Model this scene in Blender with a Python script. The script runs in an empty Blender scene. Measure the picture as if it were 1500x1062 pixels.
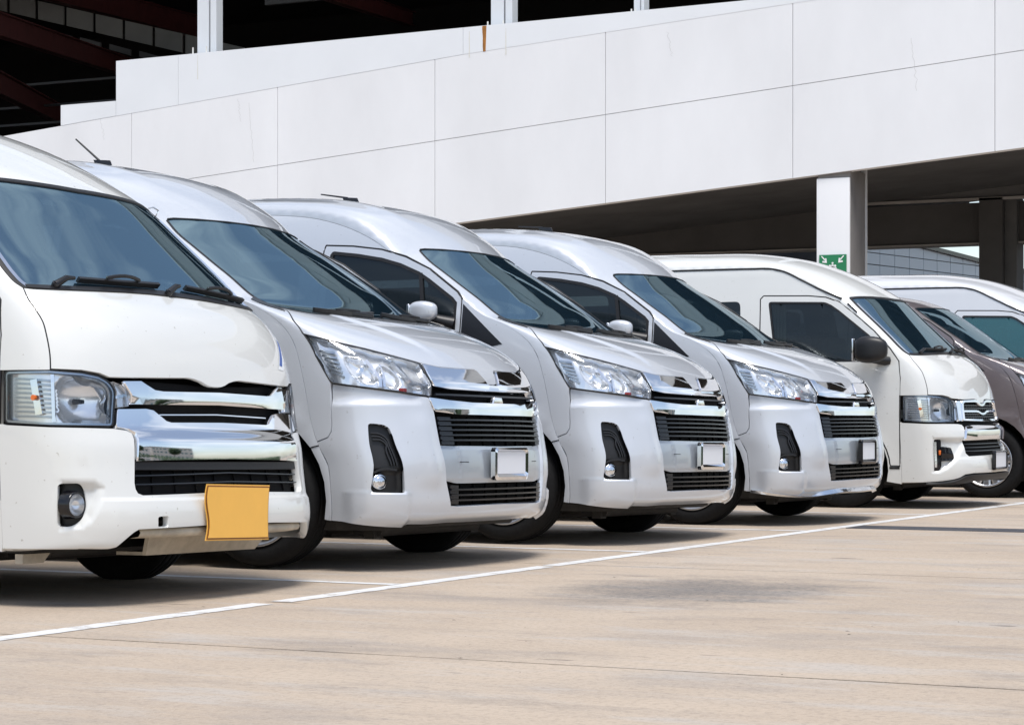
import bpy, bmesh, math, random
import numpy as np
from mathutils import Vector, Matrix
from mathutils.geometry import delaunay_2d_cdt
R = math.radians
random.seed(7)
SC = bpy.context.scene
COL = SC.collection

# ------------------------------------------------------------------ camera
cam_d = bpy.data.cameras.new('camera'); cam = bpy.data.objects.new('camera', cam_d); COL.objects.link(cam)
YAW = math.atan(1720/3366)
cam.location = (0, 0, .80); cam.rotation_euler = (R(90), 0, YAW)
cam_d.sensor_width = 36; cam_d.sensor_fit = 'HORIZONTAL'; cam_d.lens = 36*3366/1500
cam_d.shift_y = 77/1500
cam_d.clip_start = .1; cam_d.clip_end = 3000
SC.camera = cam

# ------------------------------------------------------------------ sky, sun, exposure
SUN_EL, SUN_AZ = 68, -52          # degrees; azimuth measured from +X towards +Y
world = bpy.data.worlds.new('World'); SC.world = world; world.use_nodes = True
nt = world.node_tree; nt.nodes.clear()
def wn(t, **k):
    n = nt.nodes.new(t)
    for a, v in k.items(): setattr(n, a, v)
    return n
sky = wn('ShaderNodeTexSky', sky_type='NISHITA', sun_disc=False, sun_elevation=R(SUN_EL), sun_rotation=R(90-SUN_AZ), air_density=1.0, dust_density=1.2, ozone_density=1.0)
tc = wn('ShaderNodeTexCoord'); mp = wn('ShaderNodeMapping'); mp.inputs['Scale'].default_value = (1, 1, 2.6)
nz = wn('ShaderNodeTexNoise'); nz.inputs['Scale'].default_value = 1.7; nz.inputs['Detail'].default_value = 7; nz.inputs['Roughness'].default_value = .55
rp = wn('ShaderNodeValToRGB'); rp.color_ramp.elements[0].position = .47; rp.color_ramp.elements[1].position = .72
mx = wn('ShaderNodeMixRGB'); mx.inputs['Color2'].default_value = (8.9, 9.05, 9.2, 1)
mul = wn('ShaderNodeMath', operation='MULTIPLY'); mul.inputs[1].default_value = .60
add = wn('ShaderNodeMath', operation='ADD', use_clamp=True); add.inputs[1].default_value = .10
bg = wn('ShaderNodeBackground'); bg.inputs['Strength'].default_value = .13
wo = wn('ShaderNodeOutputWorld')
L = nt.links.new
L(tc.outputs['Generated'], mp.inputs['Vector']); L(mp.outputs[0], nz.inputs['Vector']); L(nz.outputs['Fac'], rp.inputs['Fac'])
L(rp.outputs['Color'], mul.inputs[0]); L(mul.outputs[0], add.inputs[0]); L(add.outputs[0], mx.inputs['Fac'])
L(sky.outputs[0], mx.inputs['Color1']); L(mx.outputs[0], bg.inputs['Color']); L(bg.outputs[0], wo.inputs['Surface'])

sun_d = bpy.data.lights.new('sun', 'SUN'); sun = bpy.data.objects.new('sun', sun_d); COL.objects.link(sun)
sun_d.energy = 2.7; sun_d.angle = R(22); sun_d.color = (1, .965, .92)
sdir = Vector((math.cos(R(SUN_AZ))*math.cos(R(SUN_EL)), math.sin(R(SUN_AZ))*math.cos(R(SUN_EL)), math.sin(R(SUN_EL))))
sun.rotation_euler = (-sdir).to_track_quat('-Z', 'Y').to_euler()
SC.view_settings.view_transform = 'Standard'; SC.view_settings.look = 'None'
SC.view_settings.exposure = .40; SC.view_settings.gamma = 1; SC.view_settings.use_curve_mapping = False
SC.cycles.max_bounces = 10; SC.cycles.transparent_max_bounces = 16
# ------------------------------------------------------------------ materials
MATS = {}
def mat(name, base=(.5, .5, .5), rough=.5, metal=0., spec=.5, coat=0., coatr=.03, ior=None):
    m = bpy.data.materials.new(name); m.use_nodes = True; b = m.node_tree.nodes['Principled BSDF']
    b.inputs['Base Color'].default_value = (*base, 1); b.inputs['Roughness'].default_value = rough
    b.inputs['Metallic'].default_value = metal; b.inputs['Specular IOR Level'].default_value = spec
    b.inputs['Coat Weight'].default_value = coat; b.inputs['Coat Roughness'].default_value = coatr
    if ior: b.inputs['IOR'].default_value = ior
    MATS[name] = m
    return m
def N_(m, t, **k):
    n = m.node_tree.nodes.new(t)
    for a, v in k.items(): setattr(n, a, v)
    return n
def noise_var(m, scale, amt, detail=5, coord='Object', tint=None, stretch=None, bump=0, bscale=None, rough=None):
    """multiply base colour by 1 +- amt following noise; optional bump"""
    b = m.node_tree.nodes['Principled BSDF']; l = m.node_tree.links.new
    base = tuple(b.inputs['Base Color'].default_value)
    c = N_(m, 'ShaderNodeTexCoord'); mp = N_(m, 'ShaderNodeMapping')
    if stretch: mp.inputs['Scale'].default_value = stretch
    n = N_(m, 'ShaderNodeTexNoise'); n.inputs['Scale'].default_value = scale; n.inputs['Detail'].default_value = detail; n.inputs['Roughness'].default_value = .6
    l(c.outputs[coord], mp.inputs[0]); l(mp.outputs[0], n.inputs['Vector'])
    r = N_(m, 'ShaderNodeValToRGB'); r.color_ramp.elements[0].position = .3; r.color_ramp.elements[1].position = .7
    t = tint or base
    r.color_ramp.elements[0].color = (*[base[i]*(1-amt) for i in range(3)], 1)
    r.color_ramp.elements[1].color = (*[min(1, t[i]*(1+amt)) for i in range(3)], 1)
    l(n.outputs['Fac'], r.inputs['Fac']); l(r.outputs['Color'], b.inputs['Base Color'])
    if rough:
        rr = N_(m, 'ShaderNodeMapRange'); rr.inputs[3].default_value = rough[0]; rr.inputs[4].default_value = rough[1]
        l(n.outputs['Fac'], rr.inputs[0]); l(rr.outputs[0], b.inputs['Roughness'])
    if bump:
        n2 = N_(m, 'ShaderNodeTexNoise'); n2.inputs['Scale'].default_value = bscale or scale*8; n2.inputs['Detail'].default_value = 4
        l(mp.outputs[0], n2.inputs['Vector'])
        bp = N_(m, 'ShaderNodeBump'); bp.inputs['Strength'].default_value = bump; bp.inputs['Distance'].default_value = .01
        l(n2.outputs['Fac'], bp.inputs['Height']); l(bp.outputs[0], b.inputs['Normal'])
    return m
noise_var(mat('white_paint', (.655, .66, .635), .38, coat=1.0, coatr=.02), 1.3, .02)
noise_var(mat('silver_paint', (.575, .60, .635), .36, metal=.30, coat=1.0, coatr=.015), 1.5, .015)
noise_var(mat('mauve_paint', (.190, .160, .163), .34, metal=.5, coat=1.0, coatr=.02), 1.5, .02)
noise_var(mat('pearl_paint', (.64, .65, .67), .36, metal=.15, coat=1.0, coatr=.02), 1.5, .015)
def specks(name, col, amt, lo=.70, hi=.735, scale=42):
    m = MATS[name]; b = m.node_tree.nodes['Principled BSDF']; l = m.node_tree.links.new; src = b.inputs['Base Color'].links[0].from_socket
    c = N_(m, 'ShaderNodeTexCoord'); t = N_(m, 'ShaderNodeTexNoise'); t.inputs['Scale'].default_value = scale; t.inputs['Detail'].default_value = 3; l(c.outputs['Object'], t.inputs['Vector'])
    r = N_(m, 'ShaderNodeMapRange'); r.inputs[1].default_value = lo; r.inputs[2].default_value = hi; r.inputs[3].default_value = 0; r.inputs[4].default_value = amt; l(t.outputs['Fac'], r.inputs[0])
    x = N_(m, 'ShaderNodeMixRGB'); l(r.outputs[0], x.inputs[0]); l(src, x.inputs[1]); x.inputs[2].default_value = (*col, 1); l(x.outputs[0], b.inputs['Base Color'])
specks('white_paint', (.30, .27, .22), .55); specks('silver_paint', (.30, .29, .28), .35)
mat('chrome', (.82, .83, .85), .045, metal=1)
noise_var(mat('silver_trim', (.42, .46, .505), .30, metal=.45, coat=.8, coatr=.05), 1.5, .02)
mat('satin_chrome', (.74, .76, .79), .16, metal=1)
noise_var(mat('black_plastic', (.007, .007, .008), .42), 30, .15)
mat('gloss_black', (.006, .006, .008), .12)
mat('grille_black', (.010, .011, .014), .30)
mat('matt_black', (.004, .004, .005), .8, spec=.2)
mat('rubber', (.006, .006, .007), .55)
noise_var(mat('tyre_rubber', (.009, .009, .0095), .78, spec=.2), 40, .25, bump=.15, bscale=120)
noise_var(mat('alloy', (.52, .53, .55), .28, metal=.85), 12, .08)
mat('plate_white', (.72, .74, .78), .35)
noise_var(mat('plate_yellow', (.86, .47, .085), .45), 8, .03)
mat('plate_edge', (.20, .07, .01), .5)
mat('amber', (.70, .16, .03), .25)
mat('red_lamp', (.60, .05, .03), .2)
mat('reflector', (.96, .97, .98), .14, metal=.6)
mat('lamp_grey', (.42, .46, .50), .18, metal=.8)
mat('interior', (.035, .036, .040), .7)
mat('seat_cloth', (.10, .10, .11), .8)
mat('curtain', (.35, .33, .29), .8)
noise_var(mat('underbody', (.030, .027, .024), .75), 6, .4)
noise_var(mat('grimy_white', (.42, .37, .29), .6), 9, .25)
mat('cyan_film', (.05, .40, .65), .3)
mat('sticker', (.75, .78, .80), .4)
def glass(name, tint, trans, dark=(.004, .006, .008), ior=1.75, stint=(.85, .95, 1)):
    m = bpy.data.materials.new(name); m.use_nodes = True; n = m.node_tree; b = n.nodes['Principled BSDF']
    b.inputs['Base Color'].default_value = (*dark, 1); b.inputs['Roughness'].default_value = .015; b.inputs['IOR'].default_value = ior
    b.inputs['Specular IOR Level'].default_value = .5; b.inputs['Specular Tint'].default_value = (*stint, 1)
    t = n.nodes.new('ShaderNodeBsdfTransparent'); t.inputs[0].default_value = (*tint, 1)
    mx = n.nodes.new('ShaderNodeMixShader'); mx.inputs[0].default_value = trans
    n.links.new(b.outputs[0], mx.inputs[1]); n.links.new(t.outputs[0], mx.inputs[2]); n.links.new(mx.outputs[0], n.nodes['Material Output'].inputs[0])
    MATS[name] = m
glass('windscreen_glass', (.60, .72, .78), .12, dark=(.006, .016, .026), ior=4.4, stint=(.66, .90, 1.0))
glass('side_glass', (.45, .55, .57), .42, dark=(.006, .010, .012), ior=1.7)
glass('teal_glass', (.30, .55, .58), .35, dark=(.03, .14, .16), ior=1.9)
def lens(name):
    m = bpy.data.materials.new(name); m.use_nodes = True; n = m.node_tree; n.nodes.clear()
    o = n.nodes.new('ShaderNodeOutputMaterial'); t = n.nodes.new('ShaderNodeBsdfTransparent'); t.inputs[0].default_value = (.97, .98, .99, 1)
    g = n.nodes.new('ShaderNodeBsdfGlossy'); g.inputs['Roughness'].default_value = .02
    f = n.nodes.new('ShaderNodeFresnel'); f.inputs['IOR'].default_value = 1.5; mx = n.nodes.new('ShaderNodeMixShader')
    n.links.new(f.outputs[0], mx.inputs[0]); n.links.new(t.outputs[0], mx.inputs[1]); n.links.new(g.outputs[0], mx.inputs[2]); n.links.new(mx.outputs[0], o.inputs[0])
    MATS[name] = m
lens('clear_lens')

# ------------------------------------------------------------------ object helpers
def link_mesh(name, me, m, parent=None):
    o = bpy.data.objects.new(name, me); COL.objects.link(o)
    if m and not me.materials: me.materials.append(MATS[m])
    if parent: o.parent = parent
    return o
def tag(o, label=None, cat=None, group=None, kind=None):
    if label: o['label'] = label
    if cat: o['category'] = cat
    if group: o['group'] = group
    if kind: o['kind'] = kind
    return o
def empty(name, loc=(0, 0, 0), rot=(0, 0, 0)):
    o = bpy.data.objects.new(name, None); COL.objects.link(o); o.location = loc; o.rotation_euler = rot; o.empty_display_size = .2
    return o
def copy_tree(o, parent=None):
    c = o.copy(); COL.objects.link(c); c.parent = parent
    for ch in o.children: copy_tree(ch, c)
    return c
def repaint(o, a, b):
    """swap material a for b on an object tree without touching the shared meshes"""
    for s in o.material_slots:
        if s.material == MATS[a]: s.link = 'OBJECT'; s.material = MATS[b]
    for c in o.children: repaint(c, a, b)
class MB:
    """collects primitive shapes, builds ONE mesh object"""
    def __init__(s): s.v = []; s.f = []; s.sm = []
    def add(s, v, f, smooth=False):
        o = len(s.v); s.v += [tuple(p) for p in v]; s.f += [tuple(i+o for i in q) for q in f]; s.sm += [smooth]*len(f)
        return s
    def box(s, a, b):
        (x0, y0, z0), (x1, y1, z1) = a, b
        v = [(x, y, z) for x in (x0, x1) for y in (y0, y1) for z in (z0, z1)]
        return s.add(v, [(0, 1, 3, 2), (4, 6, 7, 5), (0, 4, 5, 1), (2, 3, 7, 6), (0, 2, 6, 4), (1, 5, 7, 3)])
    def cbox(s, a, b, r):
        """box with chamfered edges"""
        bm = bmesh.new(); bmesh.ops.create_cube(bm, size=1)
        for v in bm.verts: v.co = Vector([(a[i]+b[i])/2+v.co[i]*(b[i]-a[i]) for i in range(3)])
        bmesh.ops.bevel(bm, geom=list(bm.edges), offset=r, segments=2, affect='EDGES', profile=.6)
        bm.verts.index_update(); s.add([v.co for v in bm.verts], [[v.index for v in f.verts] for f in bm.faces], True); bm.free(); return s
    def prism(s, pts, d):
        """extrude a 3D polygon along vector d"""
        n = len(pts); d = Vector(d); P = [Vector(p) for p in pts]
        return s.add(P+[p+d for p in P], [tuple(range(n))[::-1], tuple(range(n, 2*n))]+[(i, (i+1) % n, n+(i+1) % n, n+i) for i in range(n)])
    def tube(s, pts, r, n=8, cap=True):
        P = [Vector(p) for p in pts]; rr = r if isinstance(r, (list, tuple)) else [r]*len(P)
        v = []; up = Vector((0.13, .21, 1))
        for i, p in enumerate(P):
            t = (P[min(i+1, len(P)-1)]-P[max(i-1, 0)]).normalized(); a = t.cross(up)
            if a.length < .05: a = t.cross(Vector((1, 0, 0)))
            a.normalize(); b = t.cross(a)
            v += [p+(a*math.cos(2*math.pi*k/n)+b*math.sin(2*math.pi*k/n))*rr[i] for k in range(n)]
        f = [(i*n+k, i*n+(k+1) % n, (i+1)*n+(k+1) % n, (i+1)*n+k) for i in range(len(P)-1) for k in range(n)]
        s.add(v, f, True)
        if cap: s.add(v[:n], [tuple(range(n))]); s.add(v[-n:], [tuple(range(n))[::-1]])
        return s
    def lathe(s, prof, n=40, axis='y', c=(0, 0, 0)):
        """prof: (radius, along-axis)"""
        v = []; f = []; m = len(prof)
        for k in range(n):
            a = 2*math.pi*k/n
            for r, h in prof:
                q = (r*math.cos(a), h, r*math.sin(a)) if axis == 'y' else ((h, r*math.cos(a), r*math.sin(a)) if axis == 'x' else (r*math.cos(a), r*math.sin(a), h))
                v.append((q[0]+c[0], q[1]+c[1], q[2]+c[2]))
        for k in range(n):
            for j in range(m-1):
                f.append((k*m+j, k*m+j+1, ((k+1) % n)*m+j+1, ((k+1) % n)*m+j))
        return s.add(v, f, True)
    def build(s, name, m, parent=None, fix=True):
        me = bpy.data.meshes.new(name); me.from_pydata([tuple(p) for p in s.v], [], s.f)
        if fix:
            bm = bmesh.new(); bm.from_mesh(me); bmesh.ops.recalc_face_normals(bm, faces=bm.faces); bm.to_mesh(me); bm.free()
        me.polygons.foreach_set('use_smooth', s.sm); me.update()
        return link_mesh(name, me, m, parent)
    def bevel(s, name, m, parent, w, seg=2):
        o = s.build(name, m, parent); me = o.data
        bm = bmesh.new(); bm.from_mesh(me)
        bmesh.ops.bevel(bm, geom=[e for e in bm.edges if e.calc_face_angle(0) > .5], offset=w, segments=seg, affect='EDGES', profile=.6)
        bm.to_mesh(me); bm.free(); me.polygons.foreach_set('use_smooth', [True]*len(me.polygons))
        return o

# ------------------------------------------------------------------ vehicle hulls: a loft of plan sections along the profile
def cr(P, n):
    """dense centripetal-ish Catmull-Rom through control rows; returns array (n,k) at uniform index parameter"""
    P = np.asarray(P, float); N = len(P)
    s = np.linspace(0, N-1, n); i = np.clip(s.astype(int), 0, N-2); f = (s-i)[:, None]
    d = np.zeros_like(P)
    h = np.linalg.norm(np.diff(P[:, :2], axis=0), axis=1)+1e-6
    for k in range(N):
        if k == 0: d[k] = (P[1]-P[0])
        elif k == N-1: d[k] = (P[-1]-P[-2])
        else:
            a, b = h[k-1], h[k]
            d[k] = (((P[k]-P[k-1])/a*b+(P[k+1]-P[k])/b*a)/(a+b))*1.0   # derivative per metre
            continue
    # convert to per-index tangents with local spacing
    out = np.zeros((n, P.shape[1]))
    for k in range(N-1):
        m = i == k; t = f[m]; hh = h[k]
        d0 = d[k]*(hh if k > 0 else 1); d1 = d[k+1]*(hh if k < N-2 else 1)
        t2, t3 = t*t, t**3
        out[m] = (2*t3-3*t2+1)*P[k]+(t3-2*t2+t)*d0+(-2*t3+3*t2)*P[k+1]+(t3-t2)*d1
    return out

class Hull:
    NT = 420; NS = 90
    def __init__(s, rows, zt, front_taper, arch):
        """rows: (Cx,Cz,Ex,Ez,a,m) bottom of bumper -> roof rear; zt: [(z,halfwidth)]"""
        s.rows = np.array(rows, float); s.zt = np.array(zt, float); s.ft = front_taper; s.arch = arch
        R = cr(s.rows, s.NT)
        # E spline separately (its own spacing)
        Ex = cr(s.rows[:, [2, 3]], s.NT)
        R[:, 2:4] = Ex
        R[:, 4] = np.clip(R[:, 4], 0, 1); R[:, 5] = np.clip(R[:, 5], 1.6, 8)
        s.R = R; s.T = np.linspace(0, 1, s.NT)
        W = s.ys(R[:, 2], R[:, 3])
        G = np.zeros((s.NT, s.NS, 3))
        phi = np.linspace(0, 1, 400)**1.0*np.pi/2
        for k in range(s.NT):
            a, m = R[k, 4], R[k, 5]
            u = np.sin(phi)**(2/m); u[0] = 0
            sv = a*u*u+(1-a)*(1-np.cos(phi)**(2/m)); sv[-1] = 1; u[-1] = 1
            L = np.hypot(R[k, 2]-R[k, 0], R[k, 3]-R[k, 1])
            dl = np.hypot(np.diff(u)*W[k], np.diff(sv)*L); al = np.r_[0, np.cumsum(dl)]; al /= al[-1]
            sig = np.linspace(0, 1, s.NS)
            uu = np.interp(sig, al, u); ss = np.interp(sig, al, sv)
            G[k, :, 0] = R[k, 0]+(R[k, 2]-R[k, 0])*ss
            G[k, :, 1] = -uu*W[k]
            G[k, :, 2] = R[k, 1]+(R[k, 3]-R[k, 1])*ss
        s.G = G
        s.normals()
        s.V = np.r_[0, np.cumsum(np.linalg.norm(np.diff(G[:, s.NS//2], axis=0), axis=1))]   # metres along the profile
        s.Ls = 1.15; s.Lt = s.V[-1]
    def normals(s):
        G = s.G
        gs = np.gradient(G, axis=1); gt = np.gradient(G, axis=0)
        gs[:, 0] = [0, -1, 0]            # symmetric at the centre line
        N = np.cross(gt, gs); N /= np.linalg.norm(N, axis=2, keepdims=True)+1e-12
        if N[s.NT//2, s.NS//3, 2] < 0: N = -N
        # blend into side normal at the edge
        E = G[:, -1]; sn = s.nside(E[:, 0], E[:, 2])
        w = np.clip((np.linspace(0, 1, s.NS)-.93)/.07, 0, 1)[None, :, None]**2
        N = N*(1-w)+sn[:, None, :]*w; N /= np.linalg.norm(N, axis=2, keepdims=True)
        s.N = N
    def ys(s, x, z):
        x = np.asarray(x, float); z = np.asarray(z, float)
        y = np.interp(z, s.zs()[0], s.zs()[1])
        x0, am = s.ft
        q = np.clip((x-x0)/(-x0), 0, 1.2)
        y = y-am*q*q
        for (ax, az, r, h) in s.arch:
            d = np.hypot(x-ax, z-az); y = y+h*np.exp(-((d-r)/.055)**2)*(z > .22)
        return y
    def zs(s):
        if not hasattr(s, '_zs'):
            zz = np.linspace(s.zt[0, 0], s.zt[-1, 0], 200)
            yy = cr(s.zt, 200); s._zs = (yy[:, 0], yy[:, 1])
        return s._zs
    def nside(s, x, z):
        e = 2e-3
        dx = (s.ys(x+e, z)-s.ys(x-e, z))/(2*e); dz = (s.ys(x, z+e)-s.ys(x, z-e))/(2*e)
        n = np.stack([-dx, np.ones_like(dx), -dz], -1); n /= np.linalg.norm(n, axis=-1, keepdims=True)
        n[..., 1] *= -1
        return n
    def front(s, q):
        """q = (a,b): metres across from the centre line (a<0: right side), metres along the profile"""
        q = np.asarray(q, float); sg = np.sign(q[:, 0]); a = np.clip(np.abs(q[:, 0])/s.Ls, 0, 1)*(s.NS-1)
        b = np.interp(q[:, 1], s.V, np.arange(s.NT))
        i = np.clip(a.astype(int), 0, s.NS-2); j = np.clip(b.astype(int), 0, s.NT-2); f = (a-i)[:, None]; g = (b-j)[:, None]
        def I(A): return (A[j, i]*(1-f)+A[j, i+1]*f)*(1-g)+(A[j+1, i]*(1-f)+A[j+1, i+1]*f)*g
        P = I(s.G); N = I(s.N); N /= np.linalg.norm(N, axis=1, keepdims=True)
        fl = np.where(sg > 0, -1., 1.); P[:, 1] *= fl; N[:, 1] *= fl
        return P, N
    def side(s, q, sgn=-1):
        q = np.asarray(q, float); x, z = q[:, 0], q[:, 1]; y = s.ys(x, z)
        N = s.nside(x, z); P = np.stack([x, -y, z], -1)
        if sgn > 0: P[:, 1] *= -1; N[:, 1] *= -1
        return P, N

# rows: Cx,Cz, Ex,Ez, a,m
NEW_ROWS = [
 (-.085,.225,-.500,.250,.10,2.9),
 (-.015,.262,-.495,.275,.10,2.9),
 (.004,.315,-.493,.320,.10,3.0),
 (.010,.420,-.497,.420,.10,3.0),
 (.010,.540,-.510,.530,.10,3.0),
 (-.002,.660,-.570,.640,.11,3.0),
 (-.020,.790,-.615,.760,.12,3.0),
 (-.036,.875,-.640,.870,.13,3.1),
 (-.052,.925,-.660,.960,.13,3.2),
 (-.075,.975,-.690,1.065,.14,3.2),
 (-.120,1.042,-.730,1.165,.16,3.2),
 (-.205,1.115,-.790,1.240,.20,3.2),
 (-.365,1.200,-.880,1.305,.30,3.2),
 (-.590,1.282,-.990,1.360,.50,3.2),
 (-.820,1.345,-1.130,1.415,.72,3.4),
 (-1.080,1.520,-1.330,1.550,.78,3.8),
 (-1.350,1.706,-1.560,1.690,.82,4.0),
 (-1.620,1.885,-1.820,1.820,.80,4.2),
 (-1.810,2.020,-2.000,1.925,.55,4.6),
 (-2.040,2.145,-2.200,2.010,.36,4.8),
 (-2.350,2.228,-2.440,2.075,.33,4.6),
 (-2.750,2.270,-2.800,2.115,.32,4.0),
 (-3.300,2.288,-3.330,2.130,.30,3.2),
 (-4.500,2.288,-4.500,2.130,.30,3.2),
 (-5.800,2.268,-5.800,2.110,.30,3.2)]
NEW_ZT = [(.15,.945),(.25,.955),(.40,.966),(.62,.974),(.85,.975),(1.05,.970),(1.25,.953),(1.45,.922),(1.65,.884),(1.85,.842),(2.0,.806),(2.13,.762),(2.22,.70)]
def new_hull(): return Hull(NEW_ROWS, NEW_ZT, (-1.3, .045), [(-.95,.36,.43,.012),(-4.80,.36,.43,.012)])

OLD_ROWS = [
 (-.03,.215,-.500,.215,.02,3.3),
 (.040,.250,-.498,.235,.02,3.3),
 (.058,.300,-.498,.300,.02,3.3),
 (.060,.385,-.500,.385,.02,3.3),
 (.048,.440,-.502,.450,.03,3.3),
 (.020,.560,-.505,.560,.04,3.4),
 (.000,.660,-.508,.660,.05,3.5),
 (-.030,.745,-.510,.745,.07,3.6),
 (-.052,.840,-.512,.850,.09,3.7),
 (-.066,.930,-.516,.950,.10,3.7),
 (-.090,1.030,-.525,1.060,.11,3.6),
 (-.140,1.150,-.550,1.180,.13,3.5),
 (-.220,1.250,-.590,1.280,.16,3.5),
 (-.350,1.342,-.660,1.370,.22,3.6),
 (-.500,1.490,-.780,1.500,.34,4.0),
 (-.680,1.668,-.940,1.650,.42,4.0),
 (-.860,1.846,-1.120,1.790,.45,3.8),
 (-1.000,1.935,-1.240,1.870,.45,3.4),
 (-1.150,2.015,-1.370,1.945,.45,3.2),
 (-1.350,2.105,-1.530,2.020,.42,3.0),
 (-1.600,2.190,-1.740,2.070,.40,3.0),
 (-2.000,2.262,-2.060,2.090,.38,3.0),
 (-2.600,2.285,-2.600,2.092,.38,3.0),
 (-4.000,2.285,-4.000,2.092,.38,3.0),
 (-5.300,2.270,-5.300,2.080,.38,3.0)]
OLD_ZT = [(.15,.915),(.25,.922),(.45,.932),(.75,.940),(1.0,.940),(1.2,.930),(1.4,.902),(1.6,.868),(1.8,.832),(1.95,.804),(2.09,.776),(2.2,.73)]
def old_hull(): return Hull(OLD_ROWS, OLD_ZT, (-.9, .012), [(-1.02,.345,.41,.008),(-4.13,.345,.41,.008)])

# ------------------------------------------------------------------ panels: outlines in hull coordinates -> curved sheets with real edges
def sm(pts, n=None):
    """smooth curve through points"""
    pts = np.array(pts, float)
    return [tuple(p) for p in cr(pts, n or (len(pts)-1)*5+1)]
def lerp(a, b, n): return [tuple(np.array(a)+(np.array(b)-np.array(a))*k/n) for k in range(n+1)]
def sym(half):
    """half outline running centre -> side -> centre (a<=0): full closed outline"""
    return list(half)+[(-a, b) for a, b in half[::-1] if abs(a) > 1e-6]
def mir(poly): return [(-a, b) for a, b in poly[::-1]]
def resample(P, h):
    out = []
    for i in range(len(P)):
        a = np.array(P[i]); b = np.array(P[(i+1) % len(P)]); n = max(1, int(np.ceil(np.linalg.norm(b-a)/h)))
        for k in range(n): out.append(a+(b-a)*k/n)
    return np.array(out)
def clean(P, e=.003):
    P = np.array(P, float); out = [P[0]]
    for p in P[1:]:
        if np.linalg.norm(p-out[-1]) > e: out.append(p)
    if np.linalg.norm(out[0]-out[-1]) < e: out.pop()
    return np.array(out)
def area(P): x, y = P[:, 0], P[:, 1]; return .5*np.sum(x*np.roll(y, -1)-np.roll(x, -1)*y)
def inset(P, d):
    if area(P) < 0: P = P[::-1]
    e = np.roll(P, -1, 0)-P; e /= np.linalg.norm(e, axis=1, keepdims=True)+1e-9
    n = np.stack([-e[:, 1], e[:, 0]], 1); m = n+np.roll(n, 1, 0); l = np.linalg.norm(m, axis=1, keepdims=True); m /= l+1e-9
    k = d/np.clip((m*n).sum(1), .45, 1)
    return P+m*k[:, None]
def rounded(P, r, n=4):
    P = clean(P); out = []
    for i in range(len(P)):
        a, b, c = P[i-1], P[i], P[(i+1) % len(P)]
        u = a-b; w = c-b; lu = np.linalg.norm(u); lw = np.linalg.norm(w); u /= lu; w /= lw
        if np.dot(u, w) < -.93: out.append(b); continue
        q = min(r, lu*.45, lw*.45); p0 = b+u*q; p1 = b+w*q
        for k in range(n+1):
            t = k/n; out.append((1-t)**2*p0+2*t*(1-t)*b+t*t*p1)
    return np.array(out)
def inside(P, Q):
    x, y = Q[:, 0], Q[:, 1]; r = np.zeros(len(Q), bool); x1, y1 = P[:, 0], P[:, 1]; x2, y2 = np.roll(x1, -1), np.roll(y1, -1)
    for i in range(len(P)):
        if y1[i] == y2[i]: continue
        c = ((y1[i] > y) != (y2[i] > y)) & (x < (x2[i]-x1[i])*(y-y1[i])/(y2[i]-y1[i])+x1[i]); r ^= c
    return r
def seg_dist(P, Q):
    d = np.full(len(Q), 9.)
    for i in range(len(P)):
        a, b = P[i], P[(i+1) % len(P)]; ab = b-a; t = np.clip(((Q-a)@ab)/(ab@ab+1e-12), 0, 1)
        d = np.minimum(d, np.linalg.norm(Q-a-t[:, None]*ab, axis=1))
    return d
def triangulate(loops, dens):
    A = np.concatenate(loops); lo, hi = A.min(0), A.max(0)
    gx = np.arange(lo[0], hi[0]+dens, dens); gy = np.arange(lo[1], hi[1]+dens, dens*.87)
    G = np.stack(np.meshgrid(gx, gy), -1); G[1::2, :, 0] += dens*.5; G = G.reshape(-1, 2)
    k = inside(loops[0], G)
    for h in loops[1:]: k &= ~inside(h, G)
    G = G[k]
    if len(G):
        k = np.ones(len(G), bool)
        for l in loops: k &= seg_dist(l, G) > dens*.35
        G = G[k]
    E = []; o = 0
    for l in loops: n = len(l); E += [(o+i, o+(i+1) % n) for i in range(n)]; o += n
    V = np.concatenate([A, G]) if len(G) else A
    v, e, f, ov, oe, of = delaunay_2d_cdt([Vector(p) for p in V], E, [], 0, 1e-6)
    v = np.array([tuple(p) for p in v]); f = np.array([t for t in f if len(t) == 3])
    c = v[f].mean(1); k = inside(loops[0], c)
    for h in loops[1:]: k &= ~inside(h, c)
    f = f[k]
    a = v[f]; s = (a[:, 1, 0]-a[:, 0, 0])*(a[:, 2, 1]-a[:, 0, 1])-(a[:, 2, 0]-a[:, 0, 0])*(a[:, 1, 1]-a[:, 0, 1])
    return v, f[np.abs(s) > 1e-10]
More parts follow.
